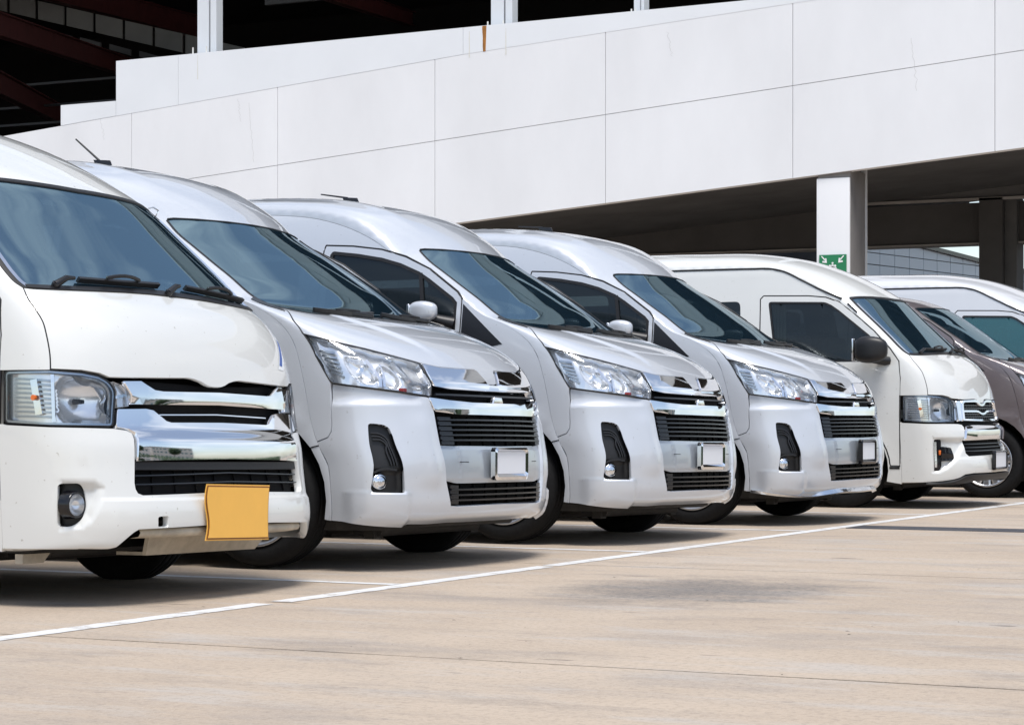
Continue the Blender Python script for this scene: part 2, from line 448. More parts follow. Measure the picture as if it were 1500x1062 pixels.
class PM:
    """panel mesh: several sheets with their own smooth normals, one object"""
    def __init__(s): s.v = []; s.n = []; s.f = []
    def sheet(s, surf, outline, holes=(), off=0., depth=.012, ins=.0025, dens=.05, h=.022, rim=True, lift=None):
        O = resample(clean(outline), h)
        if ins: O = inset(O, ins)
        if area(O) < 0: O = O[::-1]
        loops = [O]
        for H in holes:
            Hh = resample(clean(H), h)
            if area(Hh) > 0: Hh = Hh[::-1]
            loops.append(Hh)
        v, f = triangulate(loops, dens)
        def ev(q):
            P, N = surf(q)
            if lift is None: return P+N*off, N
            g = lambda w: (lambda a, b: a+b*(off+lift(w))[:, None])(*surf(w))
            e = 1.5e-3; da = g(q+[e, 0])-g(q-[e, 0]); db = g(q+[0, e])-g(q-[0, e])
            M = np.cross(da, db); M /= np.linalg.norm(M, axis=1, keepdims=True)+1e-12
            M = np.where((M*N).sum(1, keepdims=True) < 0, -M, M)
            bad = (M*N).sum(1) < .3; M[bad] = N[bad]
            return g(q), M
        V, N = ev(v); o = len(s.v)
        # softened edge: tilt the normals of boundary vertices outwards
        s.v += V.tolist(); s.n += N.tolist()
        a = V[f]; g = np.einsum('ij,ij->i', np.cross(a[:, 1]-a[:, 0], a[:, 2]-a[:, 0]), N[f].mean(1)); f = np.where((g < 0)[:, None], f[:, ::-1], f)
        s.f += (f+o).tolist()
        if rim and depth:
            for l in loops:
                T, N = ev(l); n = len(l); e = np.roll(T, -1, 0)-np.roll(T, 1, 0); e /= np.linalg.norm(e, axis=1, keepdims=True)+1e-9
                out = np.cross(e, N)
                q = T-N*(depth*.0)
                B = T-N*depth; o = len(s.v)
                s.v += q.tolist()+B.tolist(); s.n += (out*.8+N*.6).tolist()+out.tolist()
                ea = np.roll(q, -1, 0)-q; gn = np.cross(B-q, ea); flip = (gn*out).sum(1) < 0
                for i in range(n):
                    j = (i+1) % n; s.f.append((o+i, o+j, o+n+j, o+n+i) if flip[i] else (o+i, o+n+i, o+n+j, o+j))
        return s
    def build(s, name, m, parent=None):
        me = bpy.data.meshes.new(name); me.from_pydata(s.v, [], s.f)
        me.polygons.foreach_set('use_smooth', [True]*len(me.polygons)); me.update()
        nn = np.array(s.n); nn /= np.linalg.norm(nn, axis=1, keepdims=True)+1e-12
        me.normals_split_custom_set_from_vertices(nn.tolist())
        return link_mesh(name, me, m, parent)
def hb(surf, path, wid, thick, off=0., flat=True):
    """bar lying on a surface along a path in hull coordinates: rectangular section, width across the path"""
    p = np.array(path, float); P, N = surf(p); P = P+N*off
    e = np.gradient(P, axis=0); e /= np.linalg.norm(e, axis=1, keepdims=True)+1e-9; S = np.cross(N, e)
    w = wid/2 if np.isscalar(wid) else np.array(wid)[:, None]/2
    A = [P+S*w, P-S*w, P-S*w-N*thick, P+S*w-N*thick]
    n = len(P); v = np.concatenate(A).tolist(); f = []
    for c in range(4):
        d = (c+1) % 4
        for i in range(n-1): f.append((c*n+i, d*n+i, d*n+i+1, c*n+i+1))
    f += [(0, n, 2*n, 3*n), (n-1, 4*n-1, 3*n-1, 2*n-1)]
    return v, f
def bar(name, surf, path, wid, thick, m, parent, off=0.):
    mb = MB(); mb.add(*hb(surf, path, wid, thick, off)); return mb.build(name, m, parent)
def surf_tube(surf, path, r, off=0, n=6):
    P, N = surf(np.array(path, float)); return [tuple(p) for p in P+N*off], r, n

# ------------------------------------------------------------------ feature outlines in hull coordinates (metres)
NF = {'ws_side': [(-0.846, 2.609), (-1.025, 2.183), (-0.976, 1.834), (-0.972, 1.688), (-0.95, 1.632), (-0.935, 1.569)],
 'ws_bot': [(-0.935, 1.569), (-0.807, 1.49), (-0.372, 1.622)],
 'ws_top': [(-0.846, 2.609), (-0.781, 2.62), (-0.474, 2.593), (-0.122, 2.585), (0.626, 2.647)],
 'hood_seam': [(-0.94, 1.456), (-1.022, 1.185), (-1.058, 0.998)],
 'hl_top': [(-1.058, 0.998), (-0.947, 0.993), (-0.769, 0.972), (-0.662, 0.949), (-0.504, 0.913)],
 'hl_right': [(-0.504, 0.913), (-0.509, 0.846), (-0.504, 0.783), (-0.494, 0.713)],
 'hl_bot': [(-0.495, 0.711), (-0.531, 0.708), (-0.703, 0.73), (-0.875, 0.744), (-1.009, 0.753)],
 'hl_left': [(-1.009, 0.753), (-1.03, 0.796), (-1.051, 0.855), (-1.058, 0.998)],
 'chrome_top': [(-0.506, 0.909), (-0.399, 0.896), (-0.251, 0.899), (-0.096, 0.902), (-0.077, 0.882), (-0.04, 0.8), (0.0, 0.8)],
 'chrome_bot': [(-0.494, 0.768), (-0.386, 0.757), (-0.09, 0.753), (0.0, 0.756)],
 'bar_top': [(-0.553, 0.702), (-0.428, 0.689), (-0.254, 0.679), (0.0, 0.678)],
 'bar_bot': [(-0.529, 0.629), (-0.377, 0.614), (0.0, 0.613)],
 'bump_edge': [(-0.531, 0.708), (-0.529, 0.629), (-0.53, 0.46), (-0.521, 0.263), (-0.488, 0.137)],
 'mid_top': [(-0.53, 0.456), (-0.419, 0.451), (0.0, 0.447)],
 'mid_bot': [(-0.521, 0.264), (-0.424, 0.25), (0.0, 0.251)],
 'low_bot': [(-0.488, 0.137), (-0.43, 0.133), (0.0, 0.139)],
 'seam': [(-1.009, 0.753), (-1.012, 0.736), (-1.046, 0.579), (-1.067, 0.528), (-1.101, 0.498)],
 'fog': [(-0.877, 0.576), (-0.809, 0.566), (-0.786, 0.548), (-0.779, 0.503), (-0.775, 0.206), (-0.933, 0.208), (-0.943, 0.223)],
 'fog_c': [(-0.896, 0.266), (-0.923, 0.266), (-0.894, 0.308)],
 'fog_brow': [(-0.922, 0.312), (-0.895, 0.326), (-0.855, 0.331), (-0.807, 0.324)],
 'ledge': [(-1.086, 0.193), (-1.03, 0.218), (-0.942, 0.221), (-0.934, 0.205), (-0.774, 0.204), (-0.755, 0.179), (-1.021, 0.184)],
 'crease': [(-1.024, 0.676), (-0.917, 0.669), (-0.797, 0.651), (-0.651, 0.625), (-0.591, 0.611)],
 'hl_slats_l': [(-1.039, 0.889), (-1.034, 0.867), (-1.028, 0.848), (-1.02, 0.828), (-1.014, 0.812), (-1.009, 0.798)],
 'hl_slats_r': [(-0.945, 0.897), (-0.946, 0.869), (-0.946, 0.845), (-0.945, 0.822), (-0.945, 0.802), (-0.943, 0.783)],
 'hl_bowl': [(-0.918, 0.868), (-0.831, 0.94), (-0.749, 0.917), (-0.767, 0.84), (-0.86, 0.776), (-0.921, 0.793)],
 'hl_c': [(-0.846, 0.845)],
 'hl_curve': [(-0.658, 0.917), (-0.64, 0.871), (-0.62, 0.825), (-0.605, 0.799), (-0.576, 0.786), (-0.515, 0.778)],
 'hl_red': [(-0.655, 0.744)],
 'hl_fin': [(-0.741, 0.875), (-0.744, 0.814), (-0.76, 0.752)],
 'slat_y': [(-0.219, 0.586), (-0.225, 0.56), (-0.231, 0.533), (-0.236, 0.506), (-0.242, 0.479)],
 'slat_up': [(-0.437, 0.724), (-0.179, 0.724)],
 'slat_lo': [(-0.271, 0.219), (-0.271, 0.191), (-0.27, 0.164)],
 'grille_kink': [(-0.388, 0.611), (-0.416, 0.455)],
 'plate': [(-0.133, 0.435), (0.216, 0.265)],
 'fline': [(-0.408, 0.363), (-0.339, 0.362)],
 'door': [(-2.341, 1.898), (-2.13, 1.886), (-1.909, 1.857), (-1.722, 1.803), (-1.535, 1.716), (-1.458, 1.663), (-1.315, 1.565), (-1.278, 1.518), (-1.275, 1.421)],
 'win': [(-2.271, 1.853), (-2.085, 1.831), (-1.9, 1.799), (-1.752, 1.758), (-1.61, 1.7), (-1.527, 1.651), (-1.345, 1.529)],
 'tri': [(-1.343, 1.529), (-1.273, 1.494), (-0.962, 1.22), (-1.055, 1.274), (-1.201, 1.389)],
 'div': [(-1.62, 1.696), (-1.585, 1.68), (-1.548, 1.501), (-1.579, 1.501)],
 'groove': [(-2.719, 2.11), (-2.454, 2.106), (-2.302, 2.09), (-2.231, 2.075), (-2.132, 2.053)],
 'mirror3': [(-1.579, -1.1, 1.49), (-1.367, -1.1, 1.485), (-1.366, -1.1, 1.37), (-1.578, -1.1, 1.374)]}
OF = {'hood_seam': [(-0.947, 1.224), (-0.952, 1.143), (-0.932, 1.068), (-0.918, 1.018), (-0.913, 0.955), (-0.908, 0.864), (-0.909, 0.804)],
 'hood_bot': [(-0.909, 0.804), (-0.782, 0.803), (-0.706, 0.794), (-0.658, 0.777), (-0.628, 0.781), (-0.196, 0.797), (-0.154, 0.794), (-0.103, 0.783), (-0.067, 0.769), (-0.038, 0.762), (0.0, 0.761)],
 'hl': [(-1.117, 0.789), (-0.911, 0.803), (-0.782, 0.8), (-0.707, 0.789), (-0.66, 0.767), (-0.633, 0.726), (-0.659, 0.574), (-0.917, 0.575), (-1.122, 0.584)],
 'lampi': [(-0.649, 0.77), (-0.603, 0.756), (-0.569, 0.714), (-0.573, 0.662), (-0.634, 0.656), (-0.63, 0.726)],
 'cg_up': [(-0.608, 0.77), (-0.509, 0.775), (-0.476, 0.756), (-0.439, 0.736), (-0.398, 0.734), (0.0, 0.74)],
 'cg_up_b': [(0.0, 0.68), (-0.435, 0.673), (-0.568, 0.671), (-0.565, 0.708)],
 'cm_top': [(-0.635, 0.652), (-0.485, 0.656), (-0.443, 0.651), (-0.403, 0.623), (-0.374, 0.603), (-0.35, 0.597), (0.0, 0.603)],
 'cm_bot': [(0.0, 0.433), (-0.572, 0.424), (-0.562, 0.515), (-0.563, 0.547), (-0.591, 0.561), (-0.652, 0.57)],
 'cm_ridge': [(-0.551, 0.506), (0.0, 0.537)],
 'bump_top': [(-1.122, 0.58), (-0.917, 0.571), (-0.66, 0.569), (-0.592, 0.557), (-0.569, 0.543), (-0.566, 0.512), (-0.583, 0.384), (-0.589, 0.335), (-0.587, 0.308), (-0.579, 0.292), (-0.558, 0.284), (-0.215, 0.291), (0.0, 0.294)],
 'bump_bot': [(0.0, 0.144), (-0.246, 0.145), (-0.59, 0.137), (-0.609, 0.127), (-0.629, 0.111), (-0.658, 0.085), (-0.679, 0.065), (-0.71, 0.055), (-0.924, 0.02)],
 'slot': [(-0.628, 0.107), (-0.59, 0.134), (-0.246, 0.142), (-0.03, 0.142), (-0.023, 0.117), (-0.301, 0.116), (-0.625, 0.106)],
 'fog': [(-0.897, 0.328), (-0.813, 0.331), (-0.796, 0.303), (-0.791, 0.239), (-0.812, 0.18), (-0.85, 0.15), (-0.906, 0.149)],
 'fog_c': [(-0.825, 0.239)],
 'fog_out': [(-0.896, 0.347), (-0.754, 0.346), (-0.715, 0.32), (-0.728, 0.253), (-0.762, 0.178), (-0.808, 0.135), (-0.899, 0.129)],
 'tow': [(-0.503, 0.189), (-0.449, 0.193), (-0.449, 0.146), (-0.503, 0.145)],
 'slat1': [(-0.401, 0.632), (0.0, 0.642)],
 'slat2': [(-0.582, 0.367), (0.0, 0.379)],
 'slat3': [(-0.586, 0.33), (0.0, 0.34)],
 'ws_side': [(-0.994, 2.028), (-1.006, 1.835), (-1.003, 1.644), (-0.982, 1.316), (-0.945, 1.234), (-0.93, 1.21)],
 'ws_bot1': [(-1.0, 1.355), (-0.981, 1.281), (-0.97, 1.241), (-0.947, 1.224), (-0.791, 1.236), (-0.344, 1.27), (-0.071, 1.283)],
 'ws_top': [(-0.989, 2.033), (-0.906, 2.028), (-0.598, 2.015), (-0.176, 1.983)],
 'ws_top1': [(-0.329, 2.013), (-0.176, 2.008), (0.068, 2.01), (0.767, 2.051)],
 'bump_step': [(-0.693, 0.256), (-0.651, 0.254), (-0.248, 0.256), (0.0, 0.258)],
 'door': [(-1.801, 1.557), (-1.814, 1.824), (-1.784, 1.855), (-1.364, 1.846), (-1.205, 1.83), (-1.085, 1.787), (-0.932, 1.673), (-0.755, 1.529), (-0.602, 1.372), (-0.521, 1.264), (-0.504, 1.117), (-0.508, 0.36)],
 'win': [(-1.736, 1.799), (-1.211, 1.786), (-1.15, 1.758), (-1.08, 1.712), (-0.796, 1.494), (-0.642, 1.341), (-0.681, 1.259), (-1.421, 1.264), (-1.63, 1.276)],
 'drip': [(-1.921, 2.096), (-1.724, 2.09), (-1.614, 2.066), (-1.427, 1.978), (-1.207, 1.866), (-1.087, 1.823)],
 'vent': [(-0.996, 1.767), (-0.912, 1.697)],
 'rwin': [(-2.159, 1.815), (-1.958, 1.807), (-1.982, 1.686)],
 'stripe': [(-0.655, 0.363), (-0.511, 0.364), (-0.512, 0.34)],
 'mirror': [(-0.883, -1.12, 1.467), (-0.557, -1.12, 1.48), (-0.557, -1.12, 1.237), (-0.883, -1.12, 1.281)]}
OF5 = {'hood_bot': [(-0.911, 0.803), (-0.77, 0.802), (-0.677, 0.783), (-0.461, 0.768), (-0.145, 0.777), (-0.011, 0.764), (0.0, 0.743)],
 'side_block': [(-0.673, 0.768), (-0.459, 0.756), (-0.535, 0.585), (-0.694, 0.579)],
 'grille': [(-0.44, 0.75), (-0.156, 0.758), (-0.022, 0.743), (0.107, 0.722), (0.02, 0.585), (-0.514, 0.591)],
 'wave1': [(-0.448, 0.747), (-0.159, 0.752), (-0.025, 0.737), (0.0, 0.716)],
 'wave2': [(-0.474, 0.669), (-0.178, 0.67), (-0.046, 0.66), (0.0, 0.649)],
 'gbot': [(-0.528, 0.588), (0.0, 0.576)],
 'bar': [(-0.526, 0.529), (0.037, 0.544), (-0.074, 0.416), (-0.567, 0.411)],
 'bump_top': [(-1.136, 0.574), (-0.935, 0.562), (-0.702, 0.564), (-0.581, 0.56), (-0.533, 0.535), (-0.572, 0.41), (-0.584, 0.351), (-0.58, 0.303), (-0.539, 0.278), (0.0, 0.287)],
 'bump_bot': [(0.0, 0.127), (-0.508, 0.13), (-0.653, 0.123), (-0.698, 0.084), (-0.775, 0.077), (-0.912, 0.075)],
 'plate': [(-0.15, 0.282), (0.296, 0.072)],
 'fog_strip': [(-0.895, 0.427), (-0.851, 0.439), (-0.83, 0.418), (-0.843, 0.188), (-0.867, 0.156), (-0.908, 0.162)],
 'fog_wedge': [(-0.833, 0.364), (-0.744, 0.352), (-0.712, 0.263), (-0.732, 0.245), (-0.837, 0.237)],
 'fog_out': [(-0.904, 0.447), (-0.485, 0.444), (-0.601, 0.333), (-0.7, 0.234), (-0.78, 0.165), (-0.846, 0.13), (-0.919, 0.13)]}

# ------------------------------------------------------------------ vehicle parts
def smooth(x, a, b):
    t = np.clip((np.asarray(x)-a)/(b-a), 0, 1); return t*t*(3-2*t)
def wheel_mesh(parent, y, ax, r, w, rr, spokes, style):
    """wheel (hub and brake) > tyre, rim; outer face looks to the side given by sign of y"""
    s = 1 if y > 0 else -1
    hub = MB().lathe([(0, 0), (rr*.86, 0), (rr*.86, -s*w*.6), (0, -s*w*.6)], 28, 'y', (0, 0, -0)).build('wheel', 'underbody', parent)
    hub.location = (ax, y-s*w*.42, r)
    h = w/2
    c = -s*(h-w*.42)          # tyre centre plane relative to the hub origin
    prof = [(rr*.98, -h*.80), (rr*1.05, -h*.98), (rr*1.16, -h*1.04), (r*.90, -h*1.02), (r*.965, -h*.90), (r*.992, -h*.66)]
    for g in (-.40, 0, .40): prof += [(r, h*(g-.16)), (r, h*(g-.045)), (r-.009, h*(g-.03)), (r-.009, h*(g+.03)), (r, h*(g+.045)), (r, h*(g+.16))]
    prof += [(a, -b) for a, b in prof[5::-1]]
    MB().lathe([(a, b+c) for a, b in prof], 72, 'y').build('tyre', 'tyre_rubber', hub)
    rim = MB(); f = s*w*.40                     # face height of the rim
    f = s*(w*.42)+c*0
    o = lambda k: s*k
    rim.lathe([(rr*1.0, o(w*.36)), (rr*1.02, o(w*.44)), (rr*.985, o(w*.45)), (rr*.93, o(w*.40)), (rr*.90, o(w*.12)), (rr*.86, o(0.0))], 56, 'y')
    rim.lathe([(0, o(w*.36)), (rr*.17, o(w*.36)), (rr*.21, o(w*.33)), (rr*.24, o(w*.2))], 28, 'y')
    for k in range(spokes):
        a = 2*math.pi*(k+.25)/spokes; u = Vector((math.cos(a), 0, math.sin(a))); t = Vector((-math.sin(a), 0, math.cos(a))); yy = Vector((0, s, 0))
        if style == 'wide': w0, w1, tw = rr*.11, rr*.30, .0
        elif style == 'twin': w0, w1, tw = rr*.10, rr*.155, 0
        else: w0, w1, tw = rr*.09, rr*.13, 0
        P = []
        for rad, hw, hh in ((rr*.18, w0, w*.33), (rr*.60, (w0+w1)/2, w*.36), (rr*.955, w1, w*.39)):
            P += [u*rad-t*hw+yy*(hh-w*.035), u*rad-t*hw*.55+yy*hh, u*rad+t*hw*.55+yy*hh, u*rad+t*hw+yy*(hh-w*.035), u*rad+t*hw+yy*(hh-w*.16), u*rad-t*hw+yy*(hh-w*.16)]
        F = []
        for j in (0, 1):
            for i in range(6): F.append((j*6+i, j*6+(i+1) % 6, (j+1)*6+(i+1) % 6, (j+1)*6+i))
        rim.add(P, F)
    rim.build('rim', 'alloy', hub)
    return hub

def arch_pts(ax, az, r, a0, a1, n=16): return [(ax+r*math.cos(R(a0+(a1-a0)*k/n)), az+r*math.sin(R(a0+(a1-a0)*k/n))) for k in range(n+1)]

def edge_curve(h, v0, v1, n=80):
    v = np.linspace(v0, v1, n); P, _ = h.front(np.stack([np.full(n, -h.Ls), v], 1)); return [(p[0], p[2]) for p in P]

def wiper(surf, path, parent, m='black_plastic', k=1.0):
    """arm plus blade lying on the glass; path: (pivot, elbow, tip_a, tip_b) in hull coordinates"""
    piv, elb, ta, tb = [np.array(p) for p in path]
    mb = MB()
    P, N = surf(np.array([piv, (piv+elb)/2, elb])); q = P+N*(.012+k*np.array([[0], [.028], [.018]]))
    mb.tube([tuple(x) for x in q], [.017, .013, .009], 6)
    v, f = hb(surf, lerp(ta, tb, 10), .014, .026, .028); mb.add(v, f)
    P, N = surf(np.array(lerp(ta*.7+tb*.3, ta*.3+tb*.7, 6))); q = P+N*(.030+k*np.array([[.006], [.016], [.022], [.024], [.022], [.016], [.006]])); mb.tube([tuple(x) for x in q], .004+.005*k, 6)
    P, N = surf(np.array([piv])); mb.tube([tuple(P[0]-N[0]*.005), tuple(P[0]+N[0]*.022)], .017, 8)
    return mb.build('wiper', m, parent)

def mirror(parent, s, box, m, arm, r=.05):
    (x0, y0, z0), (x1, y1, z1) = box
    bm = bmesh.new(); bmesh.ops.create_uvsphere(bm, u_segments=32, v_segments=20, radius=.5)
    sq = lambda t, e: math.copysign(abs(2*t)**e, t)*.5
    for v in bm.verts:                                   # superellipsoid housing, tapering towards the front
        c = Vector((sq(v.co.x, .78), sq(v.co.y, .7), sq(v.co.z, .62)))
        m_ = max(abs(c.x), abs(c.y), abs(c.z))*2
        k = 1-.30*max(0, c.x*2)
        v.co = Vector(((x0+x1)/2+c.x*(x1-x0), s*((y0+y1)/2+c.y*k*(y1-y0)), (z0+z1)/2+c.z*(1-.12*max(0, c.x*2))*(z1-z0)))
    bmesh.ops.recalc_face_normals(bm, faces=bm.faces)
    me = bpy.data.meshes.new('side_mirror'); bm.to_mesh(me); bm.free(); me.polygons.foreach_set('use_smooth', [True]*len(me.polygons))
    o = link_mesh('side_mirror', me, m, parent)
    mb = MB(); mb.cbox((x0-.004, min(s*(y0+.02), s*(y1-.02)), z0+.02), (x0+.01, max(s*(y0+.02), s*(y1-.02)), z1-.02), .004); mb.build('mirror_glass', 'chrome', o)
    mb = MB(); mb.tube([(arm[0], s*arm[1], arm[2]), ((x0+x1)/2, s*(y0+.03), z0+.03)], [.045, .03], 8); mb.build('mirror_arm', 'black_plastic', o)
    return o

def seats(parent, x, z, rows=1):
    for k in range(rows):
        for yy in (-.48, .48):
            xx = x-k*.95
            mb = MB(); mb.cbox((xx-.10, yy-.24, z), (xx+.42, yy+.24, z+.16), .05); mb.cbox((xx-.22, yy-.23, z+.10), (xx-.08, yy+.23, z+.72), .05); mb.cbox((xx-.24, yy-.13, z+.74), (xx-.15, yy+.13, z+.92), .04)
            mb.build('seat', 'seat_cloth', parent)

def steering(parent, x, z, y=-.45):
    mb = MB(); n = 28; c = Vector((x, y, z)); u = Vector((0, 1, 0)); w = Vector((-.45, 0, .89))
    mb.tube([tuple(c+(u*math.cos(2*math.pi*k/n)+w*math.sin(2*math.pi*k/n))*.19) for k in range(n+1)], .014, 8, cap=False)
    mb.tube([tuple(c-u*.18), tuple(c+u*.18)], .016, 6); mb.tube([tuple(c), tuple(c+Vector((.25, 0, -.15)))], .03, 8)
    mb.build('steering_wheel', 'interior', parent)

def number_plate(parent, c, w, hgt, frame, plate, fr=.022, tilt=0):
    """frame ring > plate sheet; c is the centre of the front face"""
    x, y, z = c; mb = MB()
    o = [(y-w/2, z-hgt/2), (y+w/2, z-hgt/2), (y+w/2, z+hgt/2), (y-w/2, z+hgt/2)]
    O = rounded(np.array(o), .022, 3); I = rounded(np.array([(y-w/2+fr, z-hgt/2+fr*1.5), (y+w/2-fr, z-hgt/2+fr*1.5), (y+w/2-fr, z+hgt/2-fr), (y-w/2+fr, z+hgt/2-fr)]), .012, 3)
    n = len(O); M = (O+I)/2
    v = [(x-.022, *p) for p in O]+[(x+.004, *p) for p in O]+[(x+.012, *p) for p in M]+[(x-.003, *p) for p in I]
    f = [(k*n+i, k*n+(i+1) % n, (k+1)*n+(i+1) % n, (k+1)*n+i) for k in range(3) for i in range(n)]+[tuple(range(n))]
    mb.add(v, f, False)
    fo = mb.build('number_plate', frame, parent)
    mb = MB(); mb.prism([(x-.006, *p) for p in I], (.006, 0, 0)); mb.build('plate_face', plate, fo)
    return fo

def floor_pan(parent, x0, x1, W, z0, z1):
    mb = MB(); mb.prism([(x0, -.42, z0+.02), (x0-.16, -W+.10, z0), (x0-.40, -W, z0), (x1, -W, z0), (x1, W, z0), (x0-.40, W, z0), (x0-.16, W-.10, z0), (x0, .42, z0+.02)], (0, 0, z1-z0)); mb.box((x1+.3, -.35, z0-.06), (x0-.7, .35, z0)); mb.tube([(x0-.85, -.72, .33), (x0-.85, .72, .33)], .05, 10)
    mb.box((x0-.75, -.55, z0-.03), (x0-.45, .55, z0+.04)); mb.tube([(x0-.30, -.55, z0-.01), (x0-.30, .55, z0-.01)], .03, 8)
    mb.box((x0-.36, -.58, z0-.05), (x0-.30, -.50, z0)); mb.box((x0-.36, .50, z0-.05), (x0-.30, .58, z0))
    for ax in (0, 1): mb.box((x0-.95-ax*3.85-.02, -.7, .28), (x0-.95-ax*3.85+.02, .7, .36))
    return mb.build('underbody', 'underbody', parent)

def closed_rear(h, parent, m, z0=.30):
    P, _ = h.front(np.stack([np.linspace(-h.Ls, h.Ls, 60), np.full(60, h.Lt)], 1)); pts = [tuple(p) for p in P]
    x, y, z = pts[-1]; zz = np.linspace(z, z0, 14)[1:]
    L_ = [(x, float(h.ys(x, q)), q) for q in zz]; pts += L_; pts += [(a, -b, c) for a, b, c in L_[::-1]]
    mb = MB(); mb.add(pts, [tuple(range(len(pts)))]); return mb.build('tailgate', m, parent)

def side_panels(h, parent, paint, body_pm, door, win, rear_wins, ax, r, sill, v0, front_foot, rear_ax, glass_m, seal=.022, extra_hole=None):
    """adds both body sides to the body sheet mesh; makes doors, windows, seals and the cabin lining"""
    xr = h.rows[-1, 2]
    E = edge_curve(h, v0, h.Lt)
    az = r*.0+h.arch[0][1]; R_ = h.arch[0][2]; a0 = math.degrees(math.asin((sill-az)/R_))
    body = E+[(xr, 1.6), (xr, 1.0), (xr, sill)]+arch_pts(rear_ax, az, R_, 180-a0, a0)[::1]
    body = E+[(xr, 1.6), (xr, 1.0), (xr, sill)]+[p for p in arch_pts(rear_ax, az, R_, 180-a0, a0)]
    body += [p for p in arch_pts(ax, az, R_, 180-a0, math.degrees(math.asin((front_foot-az)/R_)))]
    lin = PM()
    for s in (-1, 1):
        S = lambda q, s=s: h.side(q, s)
        body_pm.sheet(S, body, holes=[door]+[rounded(np.array(w), .05) for w in rear_wins], ins=0, dens=.09, h=.03, depth=.03)
        mb = MB(); q_ = resample(clean(door), .03); mb.tube(*surf_tube(S, np.concatenate([q_, q_[:1]]), .0065, -.005), cap=False); mb.build('door_seal', 'rubber', parent)
        dp = PM().sheet(S, door, holes=[inset(np.array(win), -.0)], ins=.008, dens=.08, h=.025, depth=.02)
        d = dp.build('front_door', paint, parent)
        W = inset(resample(clean(win), .03), .002); Wi = inset(resample(clean(win), .03), seal)
        sp = PM().sheet(S, win, holes=[Wi], off=.001, ins=0, dens=.05, h=.02, depth=.012); sp.build('window_seal', 'rubber', d)
        PM().sheet(S, Wi, off=-.008, ins=-.002, dens=.09, h=.03, depth=.004).build('side_window', glass_m, d)
        mb = MB()
        hp = [(door[0][0]+.12, .98), (door[0][0]+.32, .98)]
        mb.add(*hb(S, lerp(hp[0], hp[1], 6), .035, .045, .035)); mb.build('door_handle', paint, d)
        for w in rear_wins:
            wr = rounded(np.array(w), .05); PM().sheet(S, wr, off=-.002, ins=.002, dens=.15, h=.03, depth=.006).build('rear_side_window', glass_m, parent)
        lin.sheet(S, edge_curve(h, v0+1.2, h.Lt, 40)+[(xr, .5), (ax-.45, .5), (ax-.45, 1.0)], holes=[Wi]+[rounded(np.array(w), .05) for w in rear_wins], off=-.045, ins=0, dens=.2, h=.06, rim=False)
    return lin

def dashboard(h, parent, v, x_back, z0, wid):
    """dark dashboard shelf running below the windscreen"""
    a = np.linspace(-h.Ls*.86, h.Ls*.86, 25); P, N = h.front(np.stack([a, np.full(25, v)], 1)); P = P-N*.05
    mb = MB(); n = 25; v_ = [tuple(p) for p in P]+[(x_back, float(np.clip(p[1], -wid, wid)), float(p[2])-.02) for p in P]+[(x_back-.06, float(np.clip(p[1], -wid, wid)), z0) for p in P]
    f = [(k*n+i, k*n+i+1, (k+1)*n+i+1, (k+1)*n+i) for k in (0, 1) for i in range(n-1)]
    mb.add(v_, f, True); mb.build('dashboard', 'interior', parent)
    mb = MB(); mb.cbox((x_back-.30, -.13, z0+.62), (x_back-.26, .13, z0+.70), .012); mb.build('rear_view_mirror', 'gloss_black', parent)

